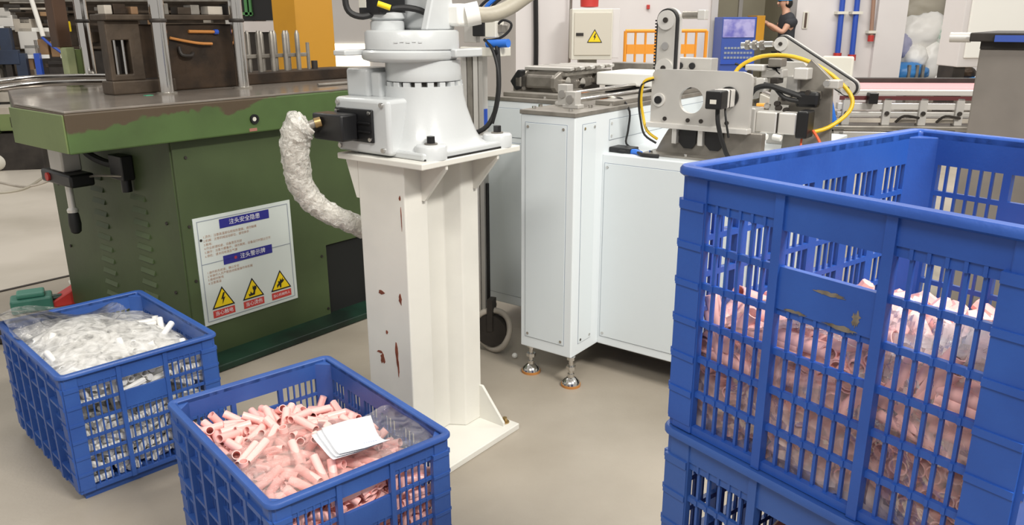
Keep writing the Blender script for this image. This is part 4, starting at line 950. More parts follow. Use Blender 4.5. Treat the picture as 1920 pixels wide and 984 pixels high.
for (y, z, w, h) in ((.172, .545, .010, .030), (.255, .55, .022, .012), (.20, .36, .008, .06), (.195, .315, .006, .05), (.265, .325, .014, .032), (.275, .345, .022, .010), (.155, .86, .006, .012), (.152, .80, .003, .05), (.24, .42, .007, .01)):
    n = 12
    w, h = w*1.5, h*1.35
    poly = [(y + w*.5*math.cos(2*PI*i/n)*rr.uniform(.55, 1.2), z + h*.5*math.sin(2*PI*i/n)*rr.uniform(.55, 1.2)) for i in range(n)]
    lab(MB().prism(poly, cx0-.0008, cx0+.001, 'x').build('paint_chip', M_rust, ped, smooth=0), 'rusty brown paint chip')

# ---------------------------------------------------------------- robot on the pedestal (same local frame, base at z .976)
rob = thing('industrial_robot', 'light grey industrial robot arm base bolted on the cream pedestal', 'robot', (PO[0], PO[1], .976), 52)
AX, AY = .158, .205
pts = [(-.005, .06), (.03, .04), (.36, .04), (.385, .07), (.385, .34), (.35, .37), (.02, .37), (-.005, .34)]
MB().prism(pts, 0, .022).build('base_flange', M_robot, rob, smooth=0, bevel=.006)
MB().prism([(x+.004*(1 if x < .15 else -1), y-.004 if y > .2 else y-.002) for x, y in pts], -.0, .006).build('gasket', M_rubber, rob, smooth=0)
for x, y in ((.045, .075), (.345, .075), (.345, .335), (.045, .335)):
    lg = MB().lathe([(.046, .0), (.046, .036), (.041, .041)], (x, y, 0), 28).build('mounting_lug', M_robot, rob, smooth=50)
    MB().cyl((x, y, .041), (x, y, .045), .019, n=16).build('washer', M_steeld, lg)
    MB().cyl((x, y, .045), (x, y, .064), .013, n=6).build('bolt_head', M_black, lg, smooth=0)
# flared casting: square foot blending into the round neck
n = 48; vs = []; rings = [(0.0, .022), (.10, .030), (.22, .052), (.36, .085), (.55, .125), (.80, .165), (1.0, .196)]
for t, z in rings:
    for i in range(n):
        a = 2*PI*i/n
        c, s_ = math.cos(a), math.sin(a)
        sq = .158 / max(abs(c), abs(s_)); sq = min(sq, .185)
        k = (1-t)**2.2
        r = .118*(1-k) + sq*k
        vs.append((AX + r*c, AY + r*s_, z))
fs = [(a*n+i, a*n+(i+1) % n, (a+1)*n+(i+1) % n, (a+1)*n+i) for a in range(len(rings)-1) for i in range(n)] + [tuple(range((len(rings)-1)*n, len(rings)*n))]
MB().add(vs, fs).build('base_casting', M_robot, rob, smooth=60)
bx = MB().box(-.03, .17, .165, .395, .006, .165).build('connection_box', M_robot, rob, bevel=.012, segs=3)
for y, z in ((.19, .15), (.375, .15), (.19, .022), (.375, .022)):
    MB().cyl((-.030, y, z), (-.037, y, z), .007, n=12).build('bolt', M_steel, bx)
cp = MB().box(-.038, -.03, .225, .385, .040, .135).build('cover_plate', M_black, bx, bevel=.003)
MB().box(-.10, -.038, .285, .415, .045, .122).build('connector_housing', M_black, rob, bevel=.006)
for y, z in ((.235, .125), (.375, .125), (.235, .05)):
    MB().cyl((-.038, y, z), (-.043, y, z), .006, n=10).build('bolt', M_steel, cp)
for z in (.07, .095):
    MB().box(-.045, -.038, .232, .28, z, z+.004).build('rib', M_black, cp, smooth=0)
gl = MB().cyl((-.10, .375, .098), (-.115, .385, .094), .015, n=12).build('cable_gland', M_brass, rob)
MB().cyl((-.115, .385, .094), (-.14, .40, .085), .012, n=12).build('gland_nut', M_steeld, gl)
MB().box(.02, .14, .30, .395, .16, .245).build('side_tower', M_robot, rob, bevel=.010, segs=3)
MB().box(.035, .15, .262, .305, .16, .235).build('side_rib', M_robot, rob, bevel=.008, segs=3)
# toothed ring, neck, flange and rotating drum
tr = MB().cyl((AX, AY, .194), (AX, AY, .212), .100, n=40).build('ring_groove', M_dark, rob)
for i in range(20):
    a = 2*PI*i/20
    Mx = Matrix.Translation((AX, AY, .196)) @ Matrix.Rotation(a, 4, 'Z')
    MB().box(.094, .116, -.009, .009, -.002, .012, Mx).build('ring_lug', M_robot, tr, smooth=0)
MB().lathe([(.112, .210), (.114, .215), (.112, .235), (.112, .268)], (AX, AY, 0), 48).build('neck', M_robot, rob)
MB().lathe([(.120, .264), (.138, .270), (.142, .276), (.142, .292), (.136, .298)], (AX-.023, AY+.029, 0), 56).build('flange', M_robot, rob)
fx = MB().box(-.05, .17, .31, .36, .283, .298).build('stop_bar', M_robot, rob, bevel=.003)
MB().box(.16, .28, .075, .115, .276, .30).build('stop_block', M_robot, rob, bevel=.004)
DX, DY = AX-.018, AY+.024
dr = MB().lathe([(.132, .296), (.138, .300), (.138, .346), (.133, .352), (.10, .353)], (DX, DY, 0), 56).build('rotating_drum', M_robot, rob)
for k in range(5):
    a = math.radians(206 + 7*k)
    p = Vector((DX+.138*math.cos(a), DY+.138*math.sin(a), .320))
    Mx = Matrix.Translation(p) @ Matrix.Rotation(a, 4, 'Z')
    MB().box(-.001, .0016, -.005, .005, -.0015+.002*(k % 2), .0025, Mx).build('cast_mark', M_robot, dr, smooth=0)
# shoulder bracket on the drum, servo motor at left, conduit to the right
MB().prism([(.10, .353), (.22, .353), (.205, .50), (.15, .50)], .13, .155, 'y').build('shoulder_web', M_robot, rob, smooth=0, bevel=.004)
MB().prism([(.16, .353), (.20, .353), (.235, .353), (.215, .53), (.17, .53)], .155, .30, 'y').build('shoulder_casting', M_robot, rob, bevel=.008)
MB().lathe([(.050, .353), (.050, .375), (.045, .38), (.055, .385), (.055, .40), (.03, .405)], (DX-.03, DY+.07, 0), 32).build('motor_flange', M_robot, rob)
MB().box(DX-.095, DX+.01, DY+.03, DY+.12, .395, .50).build('servo_motor', M_black, rob, bevel=.006)
lab(MB().box(DX-.0965, DX-.095, DY+.085, DY+.115, .415, .49).build('motor_plate', M_cream, rob, smooth=0), 'pale motor rating plate')
MB().tube([(.02, .34, .52), (.0, .35, .45), (.005, .345, .405), (.035, .32, .39), (.075, .29, .405), (.12, .24, .415), (.16, .19, .40), (.19, .165, .355)], .009, 8).build('black_cable', M_rubber, rob)
lab(MB().cyl((.03, .25, .425), (.055, .225, .413), .008, n=10).build('cable_tag', M_yelw, rob), 'yellow cable tag')
MB().cyl((.00, .345, .45), (.0, .352, .52), .013, n=10).build('cable_boot', M_black, rob)
cb = MB().box(.195, .25, .09, .145, .362, .425).build('conduit_block', M_white, rob, bevel=.010)
MB().cyl((.235, .10, .392), (.262, .072, .40), .033, n=20).build('conduit_nut', M_white, rob)
MB().tube([(.25, .085, .396), (.29, .05, .395), (.34, .02, .415), (.39, -.01, .45), (.46, -.04, .49)], .022, 14).build('conduit', M_conduit, rob)

# wrapped cable hanging from the connector
wp = []
A0 = Vector((-.198, 2.163, .976))
def PF(x, y, z):
    c, s_ = math.cos(math.radians(52)), math.sin(math.radians(52))
    return Vector((PO[0] + x*c - y*s_, PO[1] + x*s_ + y*c, z))
path = [PF(-.135, .395, 1.075), PF(-.155, .415, 1.05), PF(-.155, .435, .98), PF(-.13, .45, .88), PF(-.07, .44, .80), PF(.03, .415, .735), PF(.13, .40, .68)]
mb = MB().tube(path, .040, 22, 9, taper=lambda t: (.75+.5*min(1, t*9)) if t < .12 else 1.15-.42*t)
rw = random.Random(4)
mb.v = [tuple(c + rw.uniform(-1, 1)*.0045 for c in v) for v in mb.v]
o = mb.build('wrapped_hose', M_wrap, None, smooth=35)
tag(o, 'hose thickly wrapped in glinting bubble wrap hanging from the robot connector', 'hose')
mb2 = MB().tube(path, .034, 12, 6, taper=lambda t: 1.1-.4*t)
mb2.build('inner_hose', mat('pale_hose_core', '#dcd8d0', .5, col2='#eeebe4', scale=30), o, smooth=60)

# ---------------------------------------------------------------- white assembly machine (local x right-near, y away)
asm = thing('assembly_machine', 'white cabinet machine on chrome levelling feet in the middle', 'machine', (.222, 2.77, 0), -36.75)
MB().box(-.235, 0, 0, .36, .12, 1.03).build('front_column', M_cab, asm, smooth=0, bevel=.004)
MB().box(-.72, 0, .35, 1.2, .12, 1.03).build('rear_cabinet', M_cab, asm, smooth=0, bevel=.004)
MB().box(-.001, .60, .195, 1.25, .12, .88).build('low_cabinet', M_cab, asm, smooth=0, bevel=.004)
MB().box(-.19, .56, .25, 1.15, .09, .12).build('under_frame', M_dark, asm, smooth=0)
T = [(-.238, -.003), (.003, -.003), (.003, 1.2), (-.725, 1.2), (-.725, .347), (-.238, .347)]
MB().prism(T, 1.03, 1.045).build('deck_plate', M_steeld, asm, smooth=0, bevel=.0015)
def panel(axis, a0, a1, z0, z1, pos, screws=True):
    """raised sheet panel with a dark joint round it and a screw near each corner"""
    t = .0025
    if axis == 'y':
        p = MB().box(a0, a1, pos-t, pos, z0, z1).build('panel', M_panel, asm, smooth=0, bevel=.001)
        MB().box(a0-.002, a1+.002, pos-.0006, pos, z0-.002, z1+.002).build('panel_joint', M_signl, p, smooth=0)
    else:
        p = MB().box(pos, pos+t, a0, a1, z0, z1).build('panel', M_panel, asm, smooth=0, bevel=.001)
        MB().box(pos, pos+.0006, a0-.002, a1+.002, z0-.002, z1+.002).build('panel_joint', M_signl, p, smooth=0)
    if screws:
        for a in (a0+.012, a1-.012):
            for z in (z0+.014, z1-.014):
                q = Vector((a, pos-t, z)) if axis == 'y' else Vector((pos+t, a, z))
                d = Vector((0, -.002, 0)) if axis == 'y' else Vector((.002, 0, 0))
                MB().cyl(q, q+d, .0055, n=10).build('screw', M_steel, p, smooth=0)
    return p
panel('y', -.212, -.034, .165, 1.0, 0)
panel('x', .05, .14, .165, 1.0, 0)
panel('y', .012, .58, .155, .845, .195)
panel('y', -.70, -.26, .88, 1.0, .35)
panel('y', -.70, -.26, .165, .855, .35)
panel('x', .24, .70, .925, 1.0, 0)
panel('x', .73, 1.15, .925, 1.0, 0)
for x, y in ((-.205, .03), (-.008, .018), (-.69, .40), (.57, .25), (-.205, .9), (.57, 1.1)):
    ft = MB().lathe([(.038, .0), (.038, .010)], (x, y, 0), 28).build('foot_pad', M_copper, asm)
    MB().lathe([(.036, .010), (.034, .018), (.020, .032), (.013, .036), (.013, .05)], (x, y, 0), 28).build('foot_cup', M_steel, ft)
    MB().cyl((x, y, .05), (x, y, .12), .009, n=14).build('foot_stem', M_steel, ft)
    MB().cyl((x, y, .068), (x, y, .082), .019, n=6).build('lock_nut', M_steel, ft, smooth=0)
    MB().cyl((x, y, .108), (x, y, .12), .017, n=6).build('lock_nut', M_steel, ft, smooth=0)

# fittings on the deck
for x, y, h, name in ((-.185, .20, .078, 'shaft_bracket'), (-.105, .13, .060, 'shaft_bracket')):
    b = MB().prism([(x-.035, 1.045), (x+.035, 1.045), (x+.035, 1.058), (x+.022, 1.058), (x+.022, 1.045+h), (x-.022, 1.045+h), (x-.022, 1.058), (x-.035, 1.058)], y, y+.04, 'y').build(name, M_alu, asm, smooth=0, bevel=.002)
    MB().cyl((x, y-.001, 1.045+h*.55), (x, y-.006, 1.045+h*.55), .015, n=18).build('shaft_end', M_steel, b)
MB().cyl((-.19, .24, 1.085), (-.19, .9, 1.085), .009, n=12).build('guide_shaft', M_steel, asm)
MB().cyl((-.11, .17, 1.07), (-.11, .9, 1.07), .009, n=12).build('guide_shaft', M_steel, asm)
for x, y in ((-.21, .05), (-.05, .05), (-.19, .33), (-.03, .3), (-.04, .62), (-.60, .42), (-.4, .40), (-.3, .37), (-.68, .6), (-.06, .2), (-.23, .12)):
    MB().cyl((x, y, 1.045), (x, y, 1.054), .008, n=8).build('deck_bolt', M_steel, asm, smooth=0)
MB().box(-.62, -.28, .40, .47, 1.045, 1.062).build('deck_rail', M_steeld, asm, smooth=0, bevel=.002)
MB().box(-.70, -.38, .58, .66, 1.045, 1.07).build('deck_rail', M_steeld, asm, smooth=0, bevel=.002)
MB().box(-.10, -.02, .30, 1.1, 1.045, 1.062).build('deck_rail', M_steeld, asm, smooth=0, bevel=.002)
orp = lab(MB().box(-.15, -.115, .42, .45, 1.045, 1.072).build('connector_plug', M_orangep, asm, smooth=0, bevel=.004), 'bright orange plug')
lab(MB().cyl((-.115, .435, 1.058), (-.085, .43, 1.058), .012, .008, n=12).build('plug_boot', M_cream, orp), 'clear boot of the plug')
MB().tube([(-.09, .43, 1.058), (-.04, .40, 1.062), (.012, .37, 1.02), (.014, .36, .95), (.02, .34, .90), (.09, .31, .885)], .004, 6).build('sensor_cable', M_rubber, asm)
# bolt-together roller gripper with black grips and its tilted top strips
rg = MB().prism([(.50, 1.08), (.52, 1.06), (.62, 1.06), (.95, 1.085), (.95, 1.135), (.58, 1.155), (.50, 1.12)], -.445, -.42, 'x').build('gripper_cheek', M_steeld, asm, smooth=0, bevel=.004)
MB().prism([(.50, 1.08), (.52, 1.06), (.62, 1.06), (.95, 1.085), (.95, 1.135), (.58, 1.155), (.50, 1.12)], -.63, -.60, 'x').build('gripper_cheek', M_steeld, asm, smooth=0, bevel=.004)
MB().box(-.60, -.445, .53, .62, 1.07, 1.13).build('gripper_block', M_steeld, asm, smooth=0, bevel=.012)
MB().box(-.60, -.445, .66, .92, 1.05, 1.12).build('gripper_block', M_steeld, asm, smooth=0, bevel=.006)
for i in range(9):
    y = .56 + .043*i
    Mx = Matrix.Translation((-.62, y, 1.148)) @ Matrix.Rotation(math.radians(8), 4, 'X')
    MB().box(0, .24, 0, .030, 0, .012, Mx).build('top_strip', M_alu if i % 2 == 0 else M_steeld, asm, smooth=0, bevel=.001)
MB().box(-.62, -.40, .55, .94, 1.128, 1.140).build('strip_bed', M_steeld, asm, smooth=0)
MB().prism([(-.66, 1.10), (-.63, 1.06), (-.60, 1.07), (-.60, 1.15), (-.62, 1.15)], .50, .54, 'y').build('gripper_nose', M_black, asm, smooth=0, bevel=.006)
for y, z in ((.58, 1.10), (.70, 1.09), (.82, 1.10)):
    MB().cyl((-.42, y, z), (-.405, y, z), .022, n=16).build('roller_end', M_steel, asm)
lab(MB().box(-.385, -.02, .78, 1.08, 1.078, 1.135).build('white_tray', M_white, asm, smooth=0, bevel=.006), 'plain white tray')
MB().box(-.36, -.05, .82, 1.06, 1.045, 1.078).build('tray_support', M_black, asm, smooth=0)
MB().box(-.50, -.18, 1.12, 1.2, 1.10, 1.16).build('rear_block', M_steeld, asm, smooth=0, bevel=.004)
MB().box(-.20, .02, 1.10, 1.18, 1.12, 1.19).build('rear_block', M_alu, asm, smooth=0, bevel=.004)
for x in (-.13, -.07):
    MB().cyl((x, 1.10, 1.155), (x, 1.094, 1.155), .015, n=14).build('rear_hole', M_black, asm)

# upright toothed-belt arm
def belt_arm(p0, p1, rad, y, name, m, label=None, th=.02):
    """slotted plate with rounded ends from p0 to p1 in the xz plane, black belt round its edge, pulley at each end"""
    p0, p1 = Vector((p0[0], 0, p0[1])), Vector((p1[0], 0, p1[1]))
    d = (p1-p0).normalized(); s = Vector((-d.z, 0, d.x))
    def cap(r, y0, y1, mm, nm, par, hole=False):
        pts = []
        a0 = math.atan2(s.z, s.x)
        for i in range(15):
            a = a0 + PI*i/14
            pts.append((p0.x + r*math.cos(a), p0.z + r*math.sin(a)))
        for i in range(15):
            a = a0 + PI + PI*i/14
            pts.append((p1.x + r*math.cos(a), p1.z + r*math.sin(a)))
        return MB().prism(pts, y0, y1, 'y').build(nm, mm, par, smooth=30)
    arm = cap(rad, y, y+th, m, name, asm)
    cap(rad*.93, y-.022, y, M_rubber, 'drive_belt', arm)
    cap(rad*.80, y-.0235, y-.021, M_alu, 'belt_web', arm)
    for p in (p0, p1):
        q = MB().cyl((p.x, y-.034, p.z), (p.x, y-.022, p.z), rad*.78, n=28).build('pulley', M_alul, arm)
        MB().cyl((p.x, y-.040, p.z), (p.x, y-.034, p.z), rad*.22, n=14).build('pulley_hub', M_dark, q)
    return arm
ba = belt_arm((-.065, 1.355), (-.065, 1.16), .050, .83, 'belt_arm', M_alul)
for k in range(16):
    MB().box(-.119, -.110, .808, .830, 1.155+.013*k, 1.161+.013*k).build('belt_tooth', M_rubber, ba, smooth=0)
MB().cyl((-.065, .805, 1.25), (-.065, .800, 1.25), .016, n=20).build('slot_boss', M_steel, ba)
mt = MB().cyl((-.02, .87, 1.375), (.055, .87, 1.375), .016, n=14).build('arm_motor', M_steeld, asm)
MB().box(.05, .085, .85, .89, 1.355, 1.395).build('arm_motor_cap', M_alul, mt, smooth=0, bevel=.004)

# aluminium plate with a round window and stepper motors on the low cabinet
def holed_plate(x0, x1, z0, z1, rad, hx, hz, hr, y0, y1):
    n = 48; out = []; W2, H2 = (x1-x0)/2, (z1-z0)/2
    cxm, czm = (x0+x1)/2, (z0+z1)/2
    def edge(a):
        c, s = math.cos(a), math.sin(a)
        # ray from the hole centre to the plate's rectangle
        t = 1e9
        if c > 1e-9: t = min(t, (x1-hx)/c)
        if c < -1e-9: t = min(t, (x0-hx)/c)
        if s > 1e-9: t = min(t, (z1-hz)/s)
        if s < -1e-9: t = min(t, (z0-hz)/s)
        return hx+c*t, hz+s*t
    angs = sorted([2*PI*i/n for i in range(n)] + [math.atan2(zz-hz, xx-hx) % (2*PI) for xx in (x0, x1) for zz in (z0, z1)])
    def rnd(p):
        x, z = p
        for ccx, sx in ((x0+rad, -1), (x1-rad, 1)):
            if (x-ccx)*sx > 0 and z > z1-rad:
                d = Vector((x-ccx, z-(z1-rad)))
                if d.length > rad: d = d.normalized()*rad
                return ccx+d.x, z1-rad+d.y
        return p
    outer = [rnd(edge(a)) for a in angs]
    inner = [(hx+hr*math.cos(a), hz+hr*math.sin(a)) for a in angs]
    k = len(angs)
    vs = [(x, y0, z) for x, z in outer] + [(x, y0, z) for x, z in inner] + [(x, y1, z) for x, z in outer] + [(x, y1, z) for x, z in inner]
    fs = []
    for i in range(k):
        j = (i+1) % k
        fs += [(i, j, k+j, k+i), (2*k+j, 2*k+i, 3*k+i, 3*k+j), (j, i, 2*k+i, 2*k+j), (k+i, k+j, 3*k+j, 3*k+i)]
    return MB().add(vs, fs)
PY = .30
pp = holed_plate(.136, .508, .998, 1.186, .028, .292, 1.082, .046, PY, PY+.018).build('motor_plate', M_alu, asm, smooth=30)
MB().box(.130, .512, PY-.022, PY+.018, .980, .998).build('plate_flange', M_alul, pp, smooth=0, bevel=.002)
for x in (.195, .285, .335, .43):
    MB().cyl((x, PY, 1.012), (x, PY-.004, 1.012), .0075, n=12).build('cap_screw', M_dark, pp)
bb = MB().cyl((.168, PY, 1.078), (.168, PY-.006, 1.078), .024, n=24).build('bearing_housing', M_alul, pp)
MB().cyl((.168, PY-.006, 1.078), (.168, PY-.012, 1.078), .014, n=18).build('bearing', M_black, bb)
MB().cyl((.43, PY, 1.10), (.43, PY-.010, 1.10), .036, n=24).build('motor_ring', M_black, pp)
for y0, y1, m, nm in ((PY-.05, PY-.010, M_alul, 'motor_body'), (PY-.056, PY-.05, M_dark, 'motor_gap'), (PY-.074, PY-.056, M_alul, 'motor_body'), (PY-.135, PY-.074, M_black, 'motor_cap')):
    MB().box(.43-.028, .43+.028, y0, y1, 1.10-.030, 1.10+.030).build(nm, m, pp, smooth=0, bevel=.005)
lab(MB().box(.420, .442, PY-.1362, PY-.135, 1.088, 1.102).build('rating_plate', M_cream, pp, smooth=0), 'small pale rating plate')
MB().tube([(.43, PY-.09, 1.07), (.435, PY-.09, 1.02), (.45, PY-.07, .95), (.47, PY-.04, .895), (.53, PY, .888)], .008, 8).build('motor_cable', M_rubber, asm)
MB().tube([(.44, PY-.05, 1.068), (.45, PY-.06, 1.03), (.46, PY-.05, .97)], .004, 6).build('motor_cable', M_rubber, asm)
# grey base bracket with two six-sided recesses
bk = [(.15, .882), (.55, .882), (.55, .98), (.225, .98), (.20, .972), (.175, .93)]
br_ = MB().prism(bk, PY+.02, PY+.06, 'y').build('base_bracket', M_steeld, asm, smooth=0, bevel=.003)
for x in (.25, .35):
    MB().prism([(x, .978), (x, .93), (x+.02, .91), (x+.05, .91), (x+.065, .93), (x+.065, .978)], PY+.010, PY+.02, 'y').build('recess', M_black, br_, smooth=0)
    MB().box(x-.022, x-.004, PY-.006, PY+.02, .925, .98).build('bracket_rib', M_alul, br_, smooth=0, bevel=.002)
MB().box(.13, .58, PY-.045, PY+.08, .880, .888).build('base_sheet', M_steeld, asm, smooth=0, bevel=.001)
for x in (.16, .30, .47):
    MB().cyl((x, PY-.03, .888), (x, PY-.03, .897), .007, n=8).build('base_bolt', M_steel, asm, smooth=0)
MB().tube([(.148, PY-.01, 1.155), (.115, PY-.02, 1.14), (.10, PY-.01, 1.08), (.105, PY, 1.02), (.13, PY-.01, .965), (.17, PY, .935)], .0055, 8).build('air_hose', M_hosey, asm)
MB().tube([(.150, PY-.012, 1.15), (.108, PY-.022, 1.13), (.094, PY-.015, 1.07), (.10, PY-.005, 1.0), (.125, PY-.018, .95), (.17, PY-.01, .922)], .004, 6).build('black_lead', M_rubber, asm)
MB().tube([(-.02, .32, .888), (.05, .24, .888), (.10, .26, .889), (.16, .21, .888), (.22, .215, .888)], .007, 6).build('black_lead', M_rubber, asm)
lab(MB().tube([(.085, .255, .886), (.11, .25, .89), (.135, .24, .886)], .010, 8).build('blue_fitting', M_hoseb, asm), 'bright blue hose fitting')
lab(MB().box(.0, .09, .24, .31, .88, .90).build('cable_duct', M_black, asm, smooth=0, bevel=.004), 'black cable duct')

# second mechanism to the right: side plates, motors, tilted belt arm, hoses
m2 = MB().prism([(.40, .88), (.55, .88), (.58, .97), (.62, 1.05), (.60, 1.12), (.52, 1.20), (.44, 1.20), (.40, 1.08)], .80, .82, 'y').build('side_frame', M_alu, asm, smooth=0, bevel=.003)
MB().prism([(.52, .88), (.70, .88), (.68, 1.15), (.60, 1.22), (.54, 1.12)], .62, .64, 'y').build('cam_plate', M_steeld, asm, smooth=0, bevel=.003)
belt_arm((.385, 1.262), (.66, 1.10), .035, .95, 'tilted_belt_arm', M_alul)
lab(MB().box(.50, .625, 1.1, 1.115, 1.09, 1.212).build('guard_plate', M_cream, asm, smooth=0, bevel=.012), 'pale rounded guard plate')
MB().cyl((.23, .90, 1.255), (.36, .90, 1.262), .012, n=12).build('cylinder_rod', M_steel, asm)
for x in (.25, .28, .31):
    MB().cyl((x, .90, 1.256), (x+.014, .90, 1.257), .020, n=12).build('rod_collar', M_steeld, asm)
mm = MB().box(.47, .545, .47, .54, .965, 1.04).build('second_motor', M_alul, asm, smooth=0, bevel=.005)
MB().box(.55, .615, .47, .54, .965, 1.04).build('motor_body', M_alul, mm, smooth=0, bevel=.005)
MB().box(.545, .55, .473, .537, .968, 1.037).build('motor_gap', M_dark, mm, smooth=0)
MB().box(.615, .655, .465, .545, .955, 1.05).build('motor_cap', M_black, mm, smooth=0, bevel=.006)
MB().box(.38, .47, .46, .55, .955, 1.05).build('gear_head', M_alu, mm, smooth=0, bevel=.004)
MB().box(.32, .40, .52, .60, .90, 1.06).build('bearing_block', M_steeld, asm, smooth=0, bevel=.004)
rr = random.Random(21)
for i, (x, z, w, h, m) in enumerate(((.36, 1.115, .05, .035, M_white), (.42, 1.10, .035, .05, M_alul), (.36, 1.07, .055, .045, M_white), (.43, 1.15, .08, .03, M_alu), (.38, 1.175, .07, .022, M_alul), (.46, 1.19, .05, .03, M_steeld),
        (.53, 1.10, .04, .06, M_alu), (.50, 1.055, .07, .03, M_steeld), (.56, 1.15, .05, .04, M_alul), (.60, 1.08, .05, .03, M_steeld), (.47, 1.13, .03, .02, M_dark), (.66, 1.12, .05, .03, M_alu), (.58, 1.055, .04, .02, M_dark))):
    MB().box(x, x+w, .56+.012*(i % 4), .62+.012*(i % 4), z, z+h).build('clamp_block', m, asm, smooth=0, bevel=.004)
for i in range(12):
    x, z = .36+rr.random()*.32, 1.03+rr.random()*.15
    MB().cyl((x, .55, z), (x, .565, z), rr.uniform(.006, .012), n=10).build('cap_screw', M_dark if i % 3 else M_steel, asm)
MB().box(.58, .66, .55, .58, 1.055, 1.11).build('cable_grip', M_black, asm, smooth=0, bevel=.012)
MB().tube([(.60, .56, 1.09), (.54, .545, 1.11), (.48, .54, 1.125), (.43, .54, 1.11), (.41, .54, 1.06)], .010, 8).build('black_lead', M_rubber, asm)
MB().tube([(.60, .56, 1.075), (.54, .55, 1.085), (.50, .55, 1.12), (.46, .55, 1.13)], .008, 8).build('black_lead', M_rubber, asm)
MB().tube([(.32, .62, 1.195), (.40, .60, 1.18), (.46, .60, 1.19), (.50, .60, 1.165)], .005, 6).build('black_lead', M_rubber, asm)
MB().tube([(.33, .58, 1.15), (.35, .60, 1.19), (.42, .62, 1.225), (.53, .64, 1.225), (.64, .66, 1.18), (.73, .68, 1.10), (.74, .66, 1.04), (.69, .60, .985), (.63, .55, .965)], .0075, 10).build('air_hose', M_hosey, asm)
MB().tube([(.42, .48, .96), (.40, .46, .93), (.42, .44, .90), (.48, .45, .91), (.45, .46, .95)], .009, 8).build('black_lead', M_rubber, asm)
MB().tube([(.50, .46, .95), (.46, .44, .91), (.40, .43, .895), (.33, .40, .89)], .010, 8).build('black_lead', M_rubber, asm)
MB().tube([(.46, .44, .935), (.44, .42, .905), (.46, .42, .893)], .006, 8).build('air_hose', M_hosey, asm)
for x in (.49, .54):
    MB().cyl((x, .465, .955), (x+.03, .462, .952), .011, n=10).build('hose_fitting', M_white, asm)
MB().tube([(.66, .52, .98), (.69, .50, .95), (.72, .48, .90), (.74, .46, .885)], .005, 6).build('orange_lead', mat('orange_lead', '#d8623a', .5), asm)
MB().tube([(.63, .50, .96), (.635, .48, .90), (.64, .47, .885)], .004, 6).build('orange_lead', mat('orange_lead_thin', '#d8623a', .5), asm)

# ---------------------------------------------------------------- air valve cluster behind the robot
av = thing('valve_stand', 'valve cluster with blue fittings and black tubes between robot and white pillar', 'valve stand', at(905, 60, 3.25), -30)
av.location.z = 0
vz = lambda py: at(905, py, 3.25).z
for x, w, m in ((-.108, .026, M_alu), (-.078, .024, M_steeld), (-.050, .022, M_alul), (-.024, .02, M_alu)):
    MB().box(x, x+w, 0, .04, 0, vz(88)).build('profile_post', m, av, smooth=0, bevel=.002)
MB().cyl((.0, .02, 0), (.0, .02, vz(345)), .008, n=10).build('black_rod', M_black, av)
MB().box(-.09, .10, -.03, .05, vz(105), vz(88)).build('cross_bracket', M_cream, av, smooth=0, bevel=.003)
MB().cyl((.085, -.035, vz(97)), (.085, -.045, vz(97)), .011, n=14).build('bracket_screw', M_black, av)
MB().cyl((-.07, -.03, vz(97)), (-.07, -.036, vz(97)), .011, n=14).build('bracket_screw', M_black, av)
vb = MB().box(-.03, .025, -.03, .04, vz(68), vz(40)).build('valve_body', M_black, av, smooth=0, bevel=.004)
MB().box(.025, .075, -.025, .04, vz(70), vz(40)).build('valve_coil', M_cream, vb, smooth=0, bevel=.003)
MB().box(-.09, -.03, 0, .03, vz(80), vz(35)).build('mounting_plate', M_alu, av, smooth=0, bevel=.003)
for x in (-.02, .005, .03):
    MB().cyl((x, 0, vz(40)), (x, 0, vz(33)), .010, n=10).build('push_fitting', M_brass, vb)
lab(MB().cyl((.035, -.02, vz(82)), (.135, -.03, vz(80)), .016, n=16).build('air_silencer', M_hoseb, av), 'bright blue silencer')
for x, m, dz in ((-.025, M_rubber, .0), (.005, M_hoseb, 0), (.03, M_rubber, 0)):
    MB().tube([(x, 0, vz(36)), (x+.005, 0, vz(22)), (x+.03, .0, vz(6)), (x+.09, .02, vz(-14)), (x+.16, .03, vz(-30))], .009 if m is M_hoseb else .006, 8).build('air_tube', m, av)
MB().tube([(.065, 0, vz(48)), (.10, -.01, vz(38)), (.13, 0, vz(44)), (.12, 0, vz(58)), (.08, -.01, vz(72)), (.02, -.02, vz(76))], .005, 6).build('air_tube', M_rubber, av)
MB().box(.07, .10, -.01, .03, vz(62), vz(46)).build('connector', M_steeld, av, smooth=0, bevel=.004)
MB().tube([(.085, -.03, vz(86)), (.095, -.04, vz(120)), (.10, -.05, vz(170)), (.085, -.07, vz(215)), (.04, -.10, vz(240)), (-.06, -.14, vz(246))], .010, 8).build('black_hose', M_rubber, av)
MB().tube([(.02, -.02, vz(74)), (.07, -.045, vz(90)), (.105, -.06, vz(130)), (.112, -.07, vz(180)), (.09, -.08, vz(225))], .006, 8).build('black_hose', M_rubber, av)
lab(MB().cyl((-.01, .02, vz(235)), (-.01, .02, vz(205)), .014, n=10).build('pipe_sleeve', M_pipeb, av), 'blue pipe sleeve')

